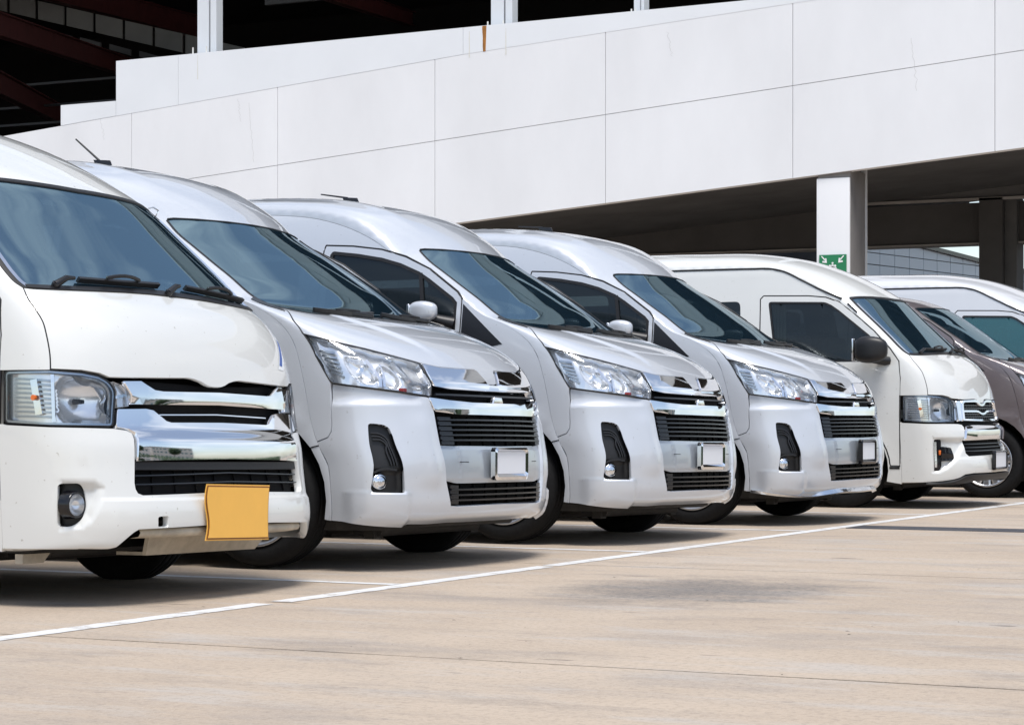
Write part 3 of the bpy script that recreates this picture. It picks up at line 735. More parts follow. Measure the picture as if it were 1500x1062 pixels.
# ------------------------------------------------------------------ ground
def concrete(name, base, base2, stain=True):
    m = mat(name, base, .75, spec=.35); n = m.node_tree; b = n.nodes['Principled BSDF']; l = n.links.new
    geo = N_(m, 'ShaderNodeNewGeometry')
    def noise(scale, det, rough=.6, st=(1, 1, 1)):
        mp = N_(m, 'ShaderNodeMapping'); mp.inputs['Scale'].default_value = st
        t = N_(m, 'ShaderNodeTexNoise'); t.inputs['Scale'].default_value = scale; t.inputs['Detail'].default_value = det; t.inputs['Roughness'].default_value = rough
        l(geo.outputs['Position'], mp.inputs[0]); l(mp.outputs[0], t.inputs['Vector']); return t.outputs['Fac']
    def ramp(f, a, c, v0=0, v1=1):
        r = N_(m, 'ShaderNodeMapRange', interpolation_type='SMOOTHSTEP'); r.inputs[1].default_value = a; r.inputs[2].default_value = c; r.inputs[3].default_value = v0; r.inputs[4].default_value = v1
        l(f, r.inputs[0]); return r.outputs[0]
    def mix(f, c1, c2, blend='MIX'):
        x = N_(m, 'ShaderNodeMixRGB', blend_type=blend)
        for i, v in ((0, f), (1, c1), (2, c2)):
            if hasattr(v, 'links'): l(v, x.inputs[i])
            elif i == 0: x.inputs[0].default_value = v
            else: x.inputs[i].default_value = (*v, 1)
        return x.outputs[0]
    c = mix(ramp(noise(.55, 6), .38, .64), base, base2)
    c = mix(ramp(noise(.8, 9, .7, (.7, 1.6, 1)), .48, .68, 0, .60), c, (.285, .25, .22))
    c = mix(ramp(noise(1.6, 8, .65, (.6, 2.2, 1)), .50, .68, 0, .50), c, (.43, .41, .385))       # pale worn streaks along the bays
    c = mix(ramp(noise(1.1, 7, .7, (.8, 1.8, 1)), .52, .72, 0, .60), c, (.205, .18, .16))         # greyer tyre-worn patches
    c = mix(ramp(noise(38, 4, .75), .44, .70, 0, .42), c, (.20, .165, .13))                        # aggregate grain
    c = mix(ramp(noise(120, 2, .7), .52, .74, 0, .45), c, (.58, .51, .43))
    c = mix(ramp(noise(7, 5, .7, (1, 2.2, 1)), .60, .72, 0, .55), c, (.19, .165, .145))
    c = mix(ramp(noise(4, 3, .5, (.5, 3, 1)), .70, .735, 0, .75), c, (.09, .08, .07))                        # small spots
    if stain:
        # one oily patch in the lane, ragged by noise
        mp = N_(m, 'ShaderNodeMapping'); mp.vector_type = 'POINT'; mp.inputs['Location'].default_value = (4.02, -9.75, 0)
        sc_ = N_(m, 'ShaderNodeVectorMath', operation='MULTIPLY'); sc_.inputs[1].default_value = (1.05, .80, 0)
        ln = N_(m, 'ShaderNodeVectorMath', operation='LENGTH'); l(geo.outputs['Position'], mp.inputs[0]); l(mp.outputs[0], sc_.inputs[0]); l(sc_.outputs[0], ln.inputs[0])
        ad = N_(m, 'ShaderNodeMath', operation='MULTIPLY_ADD'); l(noise(3.2, 7, .7, (1, 1.6, 1)), ad.inputs[0]); ad.inputs[1].default_value = 1.5; l(ln.outputs['Value'], ad.inputs[2])
        c = mix(ramp(ad.outputs[0], .85, 1.70, .62, 0), c, (.15, .138, .128))
        gr_ = N_(m, 'ShaderNodeMath', operation='MULTIPLY'); l(ramp(ad.outputs[0], .75, 1.75, 1, 0), gr_.inputs[0]); l(ramp(noise(26, 5, .8, (1, 1.5, 1)), .46, .58), gr_.inputs[1])
        c = mix(gr_.outputs[0], c, (.135, .125, .118))
    l(c, b.inputs['Base Color'])
    bp = N_(m, 'ShaderNodeBump'); bp.inputs['Strength'].default_value = .35; bp.inputs['Distance'].default_value = .004
    l(noise(70, 4), bp.inputs['Height']); l(bp.outputs[0], b.inputs['Normal'])
    return m
concrete('concrete', (.405, .325, .248), (.46, .375, .29))
mat('joint_dark', (.018, .016, .014), .9)
noise_var(mat('drain_metal', (.045, .045, .052), .55), 14, .25)
m_ = mat('line_paint', (.70, .70, .69), .6); n_ = m_.node_tree; b_ = n_.nodes['Principled BSDF']
g_ = N_(m_, 'ShaderNodeNewGeometry'); t_ = N_(m_, 'ShaderNodeTexNoise'); t_.inputs['Scale'].default_value = 9; t_.inputs['Detail'].default_value = 8; t_.inputs['Roughness'].default_value = .72
n_.links.new(g_.outputs['Position'], t_.inputs['Vector']); r_ = N_(m_, 'ShaderNodeValToRGB'); r_.color_ramp.elements[0].position = .36; r_.color_ramp.elements[1].position = .47
r_.color_ramp.elements[0].color = (.40, .36, .32, 1); r_.color_ramp.elements[1].color = (.64, .64, .63, 1)
n_.links.new(t_.outputs['Fac'], r_.inputs['Fac']); n_.links.new(r_.outputs['Color'], b_.inputs['Base Color'])

mb = MB(); mb.add([(-900, -900, -.03), (900, -900, -.03), (900, 900, -.03), (-900, 900, -.03)], [(0, 1, 2, 3)])
ground = tag(mb.build('ground', 'joint_dark'), kind='structure')
def rag(x0, x1, y, amp, n, seed):
    r = random.Random(seed); return [(x0+(x1-x0)*k/n, y+r.uniform(-amp, amp), 0) for k in range(n+1)]
JY = [-80, -20.2, -15.7, -11.3, -6.8, -2.3, 2.15, 6.64, 11.11, 15.55, 15.98, 20.4, 24.9, 29.4, 33.9, 38.4, 90, 400]
for k in range(len(JY)-1):
    if abs(JY[k]-15.55) < .01: continue
    a = rag(-60, 60, JY[k]+.009, .0045, 320, 2*k); b = rag(-60, 60, JY[k+1]-.009, .0045, 320, 2*k+1)
    if k == 0 or k >= len(JY)-3: a = [(-600, JY[k]+.006, 0), (600, JY[k]+.006, 0)]; b = [(-600, JY[k+1]-.006, 0), (600, JY[k+1]-.006, 0)]
    mb = MB(); n = len(a); mb.add(a+b+[(x, y, -.03) for x, y, z in a]+[(x, y, -.03) for x, y, z in b], [(i, i+1, n+i+1, n+i) for i in range(n-1)]+[(i+1, i, 2*n+i, 2*n+i+1) for i in range(n-1)]+[(n+i, n+i+1, 3*n+i+1, 3*n+i) for i in range(n-1)])
    mb.build('concrete_slab', 'concrete', ground)
# trench: cover plates in the lane, concrete infill under the bays
mb = MB(); mb.box((-60, 15.556, -.03), (-5.31, 15.974, 0)); mb.build('concrete_slab', 'concrete', ground)
x = -5.30
while x < 12:
    mb = MB(); mb.box((x, 15.565, -.02), (x+.90, 15.965, .004)); mb.bevel('drain_cover', 'drain_metal', ground, .004); x += .91
mb = MB(); mb.box((12, 15.556, -.03), (60, 15.974, 0)); mb.build('concrete_slab', 'concrete', ground)

def paint_strip(name, p, q, w, seed, gap=()):
    """painted line with ragged edges; a sheet 4 mm above the concrete"""
    r = random.Random(seed); p = Vector(p); q = Vector(q); d = (q-p); L_ = d.length; d.normalize(); nn = Vector((-d.y, d.x)); n = int(L_/.06); v = []; f = []
    for k in range(n+1):
        c = p+d*(L_*k/n); ww = w/2; e1 = r.uniform(-.006, .004); e2 = r.uniform(-.006, .004)
        a = c+nn*(ww+e1); b = c-nn*(ww+e2); v += [(a.x, a.y, .002), (b.x, b.y, .002)]
    for k in range(n):
        t = L_*k/n
        if any(g0 < t < g1 for g0, g1 in gap): continue
        f.append((2*k, 2*k+1, 2*k+3, 2*k+2))
    mb = MB(); mb.add(v, f); return tag(mb.build(name, 'line_paint'), kind='structure')
paint_strip('painted_line', (-5.375, 2.0), (-5.375, 8.20), .105, 1)
paint_strip('painted_line', (-5.365, 8.32), (-5.365, 10.9), .105, 2)
paint_strip('painted_line', (-5.372, 10.96), (-5.372, 41), .105, 3)
for i, y in enumerate((3.5, 6.50, 9.42, 12.34, 15.06, 17.95, 20.9, 24.1, 27.2, 30.3)):
    paint_strip('painted_line', (-11.5, y-.03), (-5.43, y), .085, 10+i)

# loose grit and leaf scraps lying on the paving
mat('grit', (.05, .045, .035), .8)
r = random.Random(12); mb = MB()
for k in range(150):
    x = r.uniform(-5.6, -.9); y = r.uniform(6.0, 22)
    s_ = r.choice((.003, .004, .005, .007, .010)); a = r.uniform(0, 6.28); e = r.uniform(.3, .6)
    u = Vector((math.cos(a), math.sin(a), 0))*s_; w = Vector((-math.sin(a), math.cos(a), 0))*s_*e; c = Vector((x, y, .001)); t = Vector((0, 0, s_*.15))
    mb.add([c+u, c+w, c-u, c-w, c+t], [(0, 1, 4), (1, 2, 4), (2, 3, 4), (3, 0, 4)])
tag(mb.build('grit', 'grit'), kind='stuff')

# ------------------------------------------------------------------ parking building with its ramp
YW = 42.0
m = noise_var(mat('white_render', (.765, .775, .79), .72), .45, .055, detail=8, stretch=(1, 1, .45), bump=.06, bscale=30)
noise_var(mat('parapet_render', (.745, .77, .795), .7), .5, .03, detail=6)
noise_var(mat('raw_concrete', (.26, .25, .24), .85), 1.2, .25, stretch=(1, 1, .3))
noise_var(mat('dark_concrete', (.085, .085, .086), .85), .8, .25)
noise_var(mat('column_side_shade', (.22, .21, .205), .8), 1.5, .2, stretch=(1, 1, .3))  # streaky concrete grey, darkened to hold the shade of the column's side
noise_var(mat('joint_filler', (.48, .48, .48), .85), 2, .1)
mat('steel_white', (.66, .69, .72), .45)
noise_var(mat('steel_red', (.095, .020, .022), .6), 3, .2)
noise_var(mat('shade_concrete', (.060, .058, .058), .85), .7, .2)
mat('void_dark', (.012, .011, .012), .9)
noise_var(mat('louvre_grey', (.24, .24, .24), .7), .6, .15)
mat('purlin', (.10, .10, .105), .6)
noise_var(mat('fascia_sheet', (.40, .40, .39), .5), .5, .08)
noise_var(mat('rust', (.40, .17, .035), .85), 14, .5, stretch=(1, 1, .2))
mat('yellow_stain', (.68, .68, .64), .8)
mat('facade_blue', (.60, .69, .80), .35)
mat('facade_glass', (.10, .17, .19), .15)
mat('sign_green', (.010, .19, .075), .45)
mat('sign_white', (.80, .80, .80), .5)
bld = empty('parking_building', (-20, YW, 0)); tag(bld, 'white rendered parking building with a sloping ramp wall and open dark undercroft', 'building')
def lb(o): o.parent = bld; o.matrix_parent_inverse = Matrix.Translation((20, -YW, 0)); return o
def plate_(name, poly, y, d, m):
    """flat slab with an (x,z) outline; front face at y, thickness d away from the camera"""
    mb = MB(); mb.prism([(x, y, z) for x, z in poly], (0, d, 0)); return lb(mb.build(name, m))
mid = lambda x: 5.59+(x+34.78)*.0807
bot = lambda x: 3.84+(x+34.78)*.0790
JX = [-34.9, -31.04, -27.16, -23.27, -19.35, -15.37, -11.41, -7.4, -3.4, .6, 4.6]
sec = lambda x: 7.24+(x+34.78)*.0850
G_ = .0065
for a, b in zip(JX[:-1], JX[1:]):
    a += G_; b -= G_
    plate_('wall_panel', [(a, mid(a)+G_), (b, mid(b)+G_), (b, sec(b)), (a, sec(a))], YW, .25, 'white_render')
    lo = (lambda x: 0.) if b < -31 else bot
    plate_('wall_panel', [(a, bot(a)), (b, bot(b)), (b, mid(b)-G_), (a, mid(a)-G_)], YW, .25, 'white_render')
plate_('wall_backing', [(-34.9, bot(-34.9)+.02), (4.6, bot(4.6)+.02), (4.6, 8.9), (-34.9, sec(-34.9)-.05)], YW+.03, .30, 'joint_filler')
PX = [-31.47, -29.77, -22.6, -14.6, -6.6, 4.6]
for a, b in zip(PX[:-1], PX[1:]):
    a += .004; b -= .004; z = lambda x: 8.76+(x+31.47)*.0082
    plate_('parapet', [(a, sec(a)+.003), (b, sec(b)+.003 if sec(b) < z(b)-.1 else z(b)-.1), (b, z(b)), (a, z(a))], YW-.004, .22, 'parapet_render')
plate_('parapet', [(-33.02, sec(-33.02)+.006), (-31.475, sec(-31.475)+.006), (-31.475, 7.865), (-33.02, 7.86)], YW-.004, .22, 'parapet_render')
# ramp slab behind the wall, undercroft beams, columns, ceiling
def ramp_slab():
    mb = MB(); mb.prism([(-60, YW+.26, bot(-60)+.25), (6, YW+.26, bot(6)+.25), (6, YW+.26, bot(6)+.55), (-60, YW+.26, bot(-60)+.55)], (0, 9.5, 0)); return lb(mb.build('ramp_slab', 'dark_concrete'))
ramp_slab()
def bbox(name, a, b, m, bev=0):
    mb = MB(); mb.box(a, b); o = mb.bevel(name, m, None, bev) if bev else mb.build(name, m); return lb(o)
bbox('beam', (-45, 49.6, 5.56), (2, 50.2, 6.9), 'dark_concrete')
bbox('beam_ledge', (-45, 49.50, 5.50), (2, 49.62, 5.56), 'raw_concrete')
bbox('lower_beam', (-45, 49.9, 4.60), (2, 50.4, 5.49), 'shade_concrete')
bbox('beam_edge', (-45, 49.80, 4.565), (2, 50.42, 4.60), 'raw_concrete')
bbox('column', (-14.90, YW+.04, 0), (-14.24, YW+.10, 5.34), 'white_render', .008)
bbox('column_shaded_side', (-14.895, YW+.103, 0), (-14.245, YW+1.0, 5.5), 'column_side_shade', .01)  # column's side as its own box, its shade put into the darker colour
bbox('downpipe', (-14.33, YW+1.02, 0), (-14.24, YW+1.12, 5.75), 'steel_white')
bbox('downpipe', (-14.98, YW+.34, 0), (-14.92, YW+.42, 5.45), 'column_side_shade')
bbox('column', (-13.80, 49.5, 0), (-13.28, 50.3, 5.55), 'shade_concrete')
bbox('column', (-13.275, 49.7, 0), (-13.02, 50.3, 5.55), 'dark_concrete')
bbox('column', (-6.2, 49.5, 0), (-5.5, 50.3, 5.55), 'dark_concrete')
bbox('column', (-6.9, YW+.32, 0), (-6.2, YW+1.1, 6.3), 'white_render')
for i, x in enumerate((-38, -34.2, -30.4, -26.6)):
    bbox('undercroft_wall', (x+.03, 52+.0, 0), (x+3.77, 52.3, 5.5), 'raw_concrete')
bbox('undercroft_wall', (-22.75, 51.6, 0), (-19.6, 51.9, 4.55), 'dark_concrete')
bbox('drain_pipe', (-27.3, 50.8, 3.0), (-27.12, 50.98, 5.55), 'void_dark')
for k in range(7):                       # glazed screen at the far side of the undercroft
    x = -22.4+k*.29
    bbox('screen_pane', (x+.025, 58.0, 3.0), (x+.265, 58.06, 5.15), 'facade_glass')
    bbox('screen_mullion', (x-.025, 57.95, 3.0), (x+.025, 58.1, 5.2), 'steel_white')
# steel frame above the parapet
def hcol(x, w=.47):
    y = YW+.35; mb = MB(); t = .04
    mb.box((x, y, 8.4), (x+w*.62, y+t, 15.6)); mb.box((x+w*.28, y+t, 8.4), (x+w*.34, y+.42, 14.5)); mb.box((x, y+.42, 8.4), (x+w*.62, y+.46, 14.5))
    mb.box((x+w*.66, y+.05, 8.4), (x+w, y+.30, 14.5)); lb(mb.build('steel_column', 'steel_white'))
    for q in (.06, w-.05): bbox('anchor_bolt', (x+q-.012, YW+.08, 8.78), (x+q+.012, YW+.10, 8.93), 'yellow_stain')
hcol(-29.50); hcol(-22.13); hcol(-18.88, .20); hcol(-14.7); hcol(-7.3); hcol(.1)
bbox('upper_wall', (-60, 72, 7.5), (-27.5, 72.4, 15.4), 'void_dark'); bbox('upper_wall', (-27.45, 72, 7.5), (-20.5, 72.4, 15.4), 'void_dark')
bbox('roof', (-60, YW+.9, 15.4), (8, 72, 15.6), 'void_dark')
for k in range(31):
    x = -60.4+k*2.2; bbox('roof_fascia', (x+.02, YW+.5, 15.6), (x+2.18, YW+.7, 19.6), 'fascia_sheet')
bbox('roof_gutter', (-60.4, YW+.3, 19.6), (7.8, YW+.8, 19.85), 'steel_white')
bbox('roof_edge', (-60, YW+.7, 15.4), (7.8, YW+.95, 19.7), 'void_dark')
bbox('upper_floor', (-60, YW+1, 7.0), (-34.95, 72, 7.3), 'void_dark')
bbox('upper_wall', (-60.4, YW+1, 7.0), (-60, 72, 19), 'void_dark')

def new_van(root, paint='silver_paint', low=False, spokes=6, style='wide', glass_m='windscreen_glass'):
    rows = [list(r) for r in NEW_ROWS]
    if low:
        for i, (cz, ez) in {18: (1.955, 1.88), 19: (2.000, 1.915), 20: (2.022, 1.93), 21: (2.03, 1.935), 22: (2.03, 1.935), 23: (2.02, 1.92), 24: (1.98, 1.88)}.items(): rows[i][1] = cz; rows[i][3] = ez
        rows[16][1] -= .0; rows[17][1] -= .005
    h = Hull(rows, NEW_ZT, (-1.3, .045), [(-.95, .36, .43, .012), (-4.80, .36, .43, .012)])
    F = h.front; f = NF; Lt = h.Lt
    SR = lambda q: h.side(q, -1); SL = lambda q: h.side(q, 1)
    # shared edges (near half)
    ws_side = sm([(-.880, 2.596), (-.955, 2.40), (-.985, 2.15), (-.978, 1.834), (-.968, 1.690), (-.952, 1.620), (-.935, 1.569)], 26)
    ws_top = [(0, 2.586), (-.3, 2.590), (-.6, 2.604), (-.80, 2.616), (-.86, 2.612)]
    ws_bot = sm([(-.935, 1.569), (-.875, 1.520), (-.80, 1.498), (-.6, 1.545), (-.372, 1.606), (-.18, 1.632), (0, 1.638)], 26)
    seam_h = [(-.935, 1.569)]+sm(f['hood_seam'], 10)
    hl_l = sm(f['hl_left'], 10)[::-1]               # top -> bottom
    seam = [(-1.009, .753), (-1.016, .735), (-1.046, .58), (-1.058, .54), (-1.085, .508), (-1.15, .485)]
    # ---- painted shell: roof, pillars, front wings and both sides
    pm = PM()
    half = ws_top+ws_side+seam_h[1:]+hl_l[1:]+seam[1:]+[(-h.Ls, b) for b in np.linspace(.49, Lt, 120)]+[(0, Lt)]
    pm.sheet(F, sym(half), ins=.003, dens=.07, h=.03, depth=.03, lift=lambda q: .010*np.exp(-((np.abs(q[:, 0])-.60)/.10)**2)*smooth(q[:, 1], 2.75, 3.4) if not low else 0*q[:, 0])
    door = f['door'][:8]+[(-1.274, 1.42), (-1.272, 1.25), (-1.29, 1.05), (-1.36, .80)]+arch_pts(-.95, .36, .47, 155, 189, 6)+[(-2.37, .285), (-2.37, 1.0), (-2.36, 1.6), (-2.355, 1.86), (-2.345, 1.892)]
    win = f['win'][:7]+[(-1.312, 1.495), (-1.308, 1.26), (-1.33, 1.24), (-2.27, 1.235), (-2.30, 1.26), (-2.30, 1.83), (-2.285, 1.85)]
    rw = [[(-2.52, 1.28), (-2.52, 1.80), (-3.75, 1.80), (-3.75, 1.28)], [(-3.85, 1.28), (-3.85, 1.80), (-5.35, 1.80), (-5.35, 1.28)]]
    if low:
        door = [(x, min(z, 1.80)) for x, z in door]; win = [(x, min(z, 1.765)) for x, z in win]; rw = [[(x, min(z, 1.72)) for x, z in w] for w in rw]
        door = clean(door).tolist(); win = clean(win).tolist()
    lin = side_panels(h, root, paint, pm, door, win, rw, -.95, .36, .285, .0, .255, -4.80, 'side_glass')
    body = pm.build('body', paint, root)
    lin.sheet(F, sym([(0, 2.66), (-.9, 2.66), (-h.Ls, 2.7)]+[(-h.Ls, b) for b in np.linspace(2.8, Lt, 20)]+[(0, Lt)]), off=-.045, ins=0, dens=.25, h=.08, rim=False)
    lin.build('cabin_lining', 'interior', root)
    closed_rear(h, root, paint)
    # sail trim in front of the door glass, division bar, roof groove, seam to the arch
    for S in (SR, SL):
        PM().sheet(S, [(-1.266, 1.484), (-.968, 1.226), (-1.05, 1.212), (-1.262, 1.212)], off=.003, ins=0, dens=.05).build('corner_trim', 'grille_black', root)
        mb = MB(); mb.add(*hb(S, [(-1.60, 1.69), (-1.565, 1.50), (-1.555, 1.24)], .026, .02, .004)); mb.build('window_bar', 'rubber', root)
        if not low:
            mb = MB(); mb.tube(*surf_tube(S, [(-.562, .632), (-.585, .627), (-.606, .621)], .003, .001)); mb.build('bumper_seam', 'matt_black', root)
    # ---- front inner skin
    PM().sheet(F, sym([(0, .02), (-1.13, .05), (-1.13, 1.40), (-.93, 1.52), (-.8, 1.47), (0, 1.60)]), off=-.125, ins=0, dens=.12, h=.05, rim=False).build('front_core', 'matt_black', root)
    # ---- hood
    ct = f['chrome_top']
    half = [(0, ws_bot[-1][1]-.004)]+ws_bot[::-1][1:]+seam_h[1:]+f['hl_top'][1:]+[(-.399, .899), (-.251, .901), (-.105, .903), (-.090, .897), (-.048, .808), (-.036, .801), (0, .801)]
    def hood_lift(q):
        a = np.abs(q[:, 0]); b = q[:, 1]
        c = .36+.22*smooth(b, 1.0, 1.55)
        return .011*(1-smooth(a, c-.030, c+.030))*smooth(b, .93, 1.15)*(1-smooth(b, 1.46, 1.64))
    PM().sheet(F, sym(half), ins=.006, dens=.032, depth=.02, lift=hood_lift).build('hood', paint, root)
    for s in (-1, 1):
        mb = MB(); mb.tube(*surf_tube(F, [(s*abs(a), b) for a, b in sm(seam_h, 30)], .0045, -.003)); mb.build('hood_seal', 'rubber', root)
    # ---- windscreen
    half = ws_top+ws_side+ws_bot[1:]
    W = clean(sym(half)); Wi = inset(resample(W, .03), .030)
    ws = PM().sheet(F, W, off=-.003, ins=.003, dens=.06, depth=.006).build('windscreen', glass_m, root)
    PM().sheet(F, W, holes=[Wi], off=-.0095, ins=.004, dens=.04, rim=False).build('windscreen_border', 'gloss_black', ws)
    mb = MB()
    for s in (-1, 1):                      # dark rubber down each pillar and bright strip beside it
        p = [(s*-a*1.0, b) for a, b in ws_side]; mb.add(*hb(F, p, .014, .010, .003))
    mb.add(*hb(F, [(a, b-.006) for a, b in ws_bot]+[(-a, b-.006) for a, b in ws_bot[::-1][1:]], .022, .012, .003))
    mb.add(*hb(F, ws_top[::-1]+[(-a, b) for a, b in ws_top[1:]], .009, .010, .003))
    mb.build('windscreen_seal', 'rubber', ws)
    for s in (-1, 1):                       # cowl corner cover at the foot of each pillar
        PM().sheet(F, [(s*.945, 1.585), (s*.968, 1.72), (s*1.03, 1.66), (s*1.02, 1.50), (s*.97, 1.42)], off=.004, ins=0, dens=.04, depth=.01).build('cowl_cover', 'grille_black', root)
    wiper(F, [(-.10, 1.625), (-.50, 1.60), (-.70, 1.545), (-.02, 1.66)], root, k=.25)
    wiper(F, [(.62, 1.555), (.28, 1.65), (.72, 1.545), (.10, 1.665)], root, k=.25)
    # ---- bumper
    hlb = f['hl_bot'][1:]                     # inner -> outer
    e = f['bump_edge']
    half = [(0, .139), (-.43, .133), (-.488, .137)]+e[::-1][1:]+[(-.535, .690), (-.550, .706)]+hlb[1:]+seam[1:]+[(-h.Ls, b) for b in np.linspace(.47, 0, 24)]+[(-.9, -.0), (-.5, .0), (0, .0)]
    fog = rounded(np.array(f['fog']), .018)
    def bump_lift(q):
        a = np.abs(q[:, 0]); b = q[:, 1]
        t = -.016*smooth(b, .655, .700)*smooth(a, .56, .64)
        led = .020*(1-smooth(b, .196, .214))*smooth(a, .735, .775)*(1-smooth(a, 1.02, 1.10))
        rid = .012*smooth(a, .54, .60)*(1-smooth(a, .60, .74))*smooth(b, .20, .30)*(1-smooth(b, .55, .66))
        low_ = -.007*(1-smooth(b, .080, .100))*(1-smooth(a, .42, .62))
        return t+led+rid+low_
    bp = PM().sheet(F, sym(half), holes=[fog, mir([tuple(p) for p in fog])], ins=.0035, dens=.022, depth=.03, lift=bump_lift)
    bumper = bp.build('front_bumper', paint, root)
    # ---- headlights
    for s in (-1, 1):
        sg = (lambda pts: pts) if s < 0 else mir
        hl = rounded(np.array(f['hl_top'][:-1]+f['hl_right'][:-1]+f['hl_bot'][1:-1]+f['hl_left'][:-1]), .012, 3)
        hl = [tuple(p) for p in hl]
        def bowl(q):
            r2 = ((np.abs(q[:, 0])-.835)/.078)**2+((q[:, 1]-.850)/.078)**2
            r3 = ((np.abs(q[:, 0])-.700)/.055)**2+((q[:, 1]-.83)/.07)**2
            s2 = 1-smooth(np.sqrt(r2), .80, 1.06); s3 = 1-smooth(np.sqrt(r3), .75, 1.08)
            return -(.030+.022*np.clip(1-r2, 0, 1))*s2-(.016+.014*np.clip(1-r3, 0, 1))*s3+.004*np.sin(np.abs(q[:, 0])*55+q[:, 1]*22)*(1-s2)*(1-s3)
        H = PM().sheet(F, sg(hl), off=-.050, ins=.004, dens=.0085, depth=-.046, lift=bowl).build('headlight', 'reflector', root)
        PM().sheet(F, sg(hl), off=.000, ins=.005, dens=.02, depth=.004).build('headlight_lens', 'clear_lens', H)
        q_ = inset(resample(clean(sg(hl)), .015), .001); mb = MB(); mb.tube(*surf_tube(F, np.concatenate([q_, q_[:1]]), .0042, -.003), cap=False); mb.build('headlight_seal', 'rubber', H)
        sl, sr = f['hl_slats_l'], f['hl_slats_r']
        for k in range(6):
            p = lerp((-s*-sl[k][0]*1.0 if False else s*abs(sl[k][0])-s*.012, sl[k][1]), (s*abs(sr[k][0]), sr[k][1]), 5)
            mb = MB(); mb.add(*hb(F, p, .011, .022, -.018)); mb.build('lamp_slat', 'lamp_grey', H)
        mb = MB(); mb.add(*hb(F, [(s*abs(a), b) for a, b in sm(f['hl_curve'], 16)], .012, .03, -.014)); mb.build('lamp_divider', 'satin_chrome', H)
        mb = MB(); mb.add(*hb(F, [(s*abs(a), b) for a, b in sm(f['hl_fin'], 8)], .010, .04, -.012)); mb.add(*hb(F, [(s*.79, .905), (s*.76, .80), (s*.775, .755)], .02, .02, -.03)); mb.build('lamp_fin', 'chrome', H)
        P, N = F(np.array([(s*.84, .846)])); mb = MB(); c = Vector(P[0]-N[0]*.085); ax_ = Vector((N[0][0]+.5, N[0][1], N[0][2])).normalized(); mb.tube([tuple(c), tuple(c+ax_*.03)], [.016, .012], 10); mb.build('lamp_bulb', 'chrome', H)
        P, N = F(np.array([(s*.655, .748)])); mb = MB(); c = Vector(P[0]-N[0]*.045); mb.cbox(tuple(c-Vector((.016, .016, .012))), tuple(c+Vector((.016, .016, .012))), .005); mb.build('side_lamp', 'red_lamp', H)
        # fog recess
        fg = [tuple(p) for p in fog]; 
        def fl(q):
            a = np.abs(q[:, 0]); b = q[:, 1]
            return -.016*(1-smooth(b, .30, .335))*smooth(a, .76, .80)
        fr = PM().sheet(F, sg(fg), off=-.036, ins=.0, dens=.014, depth=-.034, lift=fl).build('fog_light_recess', 'black_plastic', root)
        for k in range(3):
            d = .020+.019*k; mb = MB(); mb.add(*hb(F, [(s*a, b) for a, b in sm([(.875-.0*k, .545-d*.9), (.835, .540-d*.9), (.800+d*.30, .515-d), (.790+d*.55, .45), (.785+d*.75, .35)], 16)], .0075, .016, -.020)); mb.build('recess_rib', 'black_plastic', fr)
        mb = MB(); mb.add(*hb(F, [(s*abs(a), b) for a, b in sm(f['fog_brow'], 14)], .012, .03, -.012)); mb.build('fog_light_hood', 'black_plastic', fr)
        P, N = F(np.array([(s*.884, .262)])); ax_ = Vector((N[0][0]+.9, N[0][1], 0)).normalized(); c = Vector(P[0])-ax_*.024
        fo = MB(); fo.lathe([(0, .014), (.018, .012), (.030, .007), (.035, .0), (.039, .002), (.040, -.02)], 28, 'x'); o = fo.build('fog_light', 'satin_chrome', fr); o.location = c; o.rotation_euler = ax_.to_track_quat('X', 'Z').to_euler()
    # ---- grille: chrome hood, bar, slats
    half = [(0, .792), (-.040, .792), (-.056, .797), (-.099, .890), (-.112, .896), (-.251, .893), (-.399, .889), (-.498, .905)]+[(-.503, .846), (-.498, .783), (-.490, .768), (-.386, .757), (-.09, .753), (0, .754)]
    gr = PM().sheet(F, sym([(0, .770), (-.50, .775), (-.56, .70), (-.545, .62), (-.545, .46), (-.53, .25), (-.50, .125), (0, .125)]), off=-.055, ins=0, dens=.06, rim=False).build('grille', 'matt_black', root)
    PM().sheet(F, sym(half), off=.002, ins=.0015, dens=.03, depth=.022, lift=lambda q: .006*smooth(q[:, 1], .76, .80)).build('chrome_panel', 'chrome', gr)
    half = [(0, .678), (-.254, .679), (-.428, .689), (-.549, .702), (-.540, .660), (-.527, .629), (-.377, .614), (0, .612)]
    PM().sheet(F, sym(half), off=.004, ins=0, dens=.03, depth=.03, lift=lambda q: .006*smooth(q[:, 1], .612, .64)).build('chrome_bar', 'chrome', gr)
    def slat(b, a1, w, m='grille_black', off=-.004, th=.030):
        mb = MB(); mb.add(*hb(F, lerp((-a1, b), (a1, b), 40), w, th, off)); mb.build('grille_slat', m, gr)
    slat(.724, .495, .010)
    for b in (.586, .560, .533, .506, .479): slat(b, .508, .0085)
    for b in (.219, .191, .164): slat(b, .482, .0085)
    for s in (-1, 1):
        for b in (.592, .567, .541, .515, .489, .464): 
            mb = MB(); mb.add(*hb(F, lerp((s*.425, b), (s*.512, b+.003), 5), .017, .03, -.008)); mb.build('grille_fin', 'grille_black', gr)
        for b in (.232, .205, .178, .151):
            mb = MB(); mb.add(*hb(F, lerp((s*.425, b), (s*.488, b+.002), 4), .017, .03, -.008)); mb.build('grille_fin', 'grille_black', gr)
    for a in np.linspace(-.36, .36, 7):
        for b0, b1 in ((.61, .455), (.245, .135)): mb = MB(); mb.add(*hb(F, [(a, b0), (a, b1)], .005, .008, -.046)); mb.build('grille_rib', 'matt_black', gr)
    half = [(0, .447), (-.419, .451), (-.531, .457), (-.521, .264), (-.424, .250), (0, .251)]
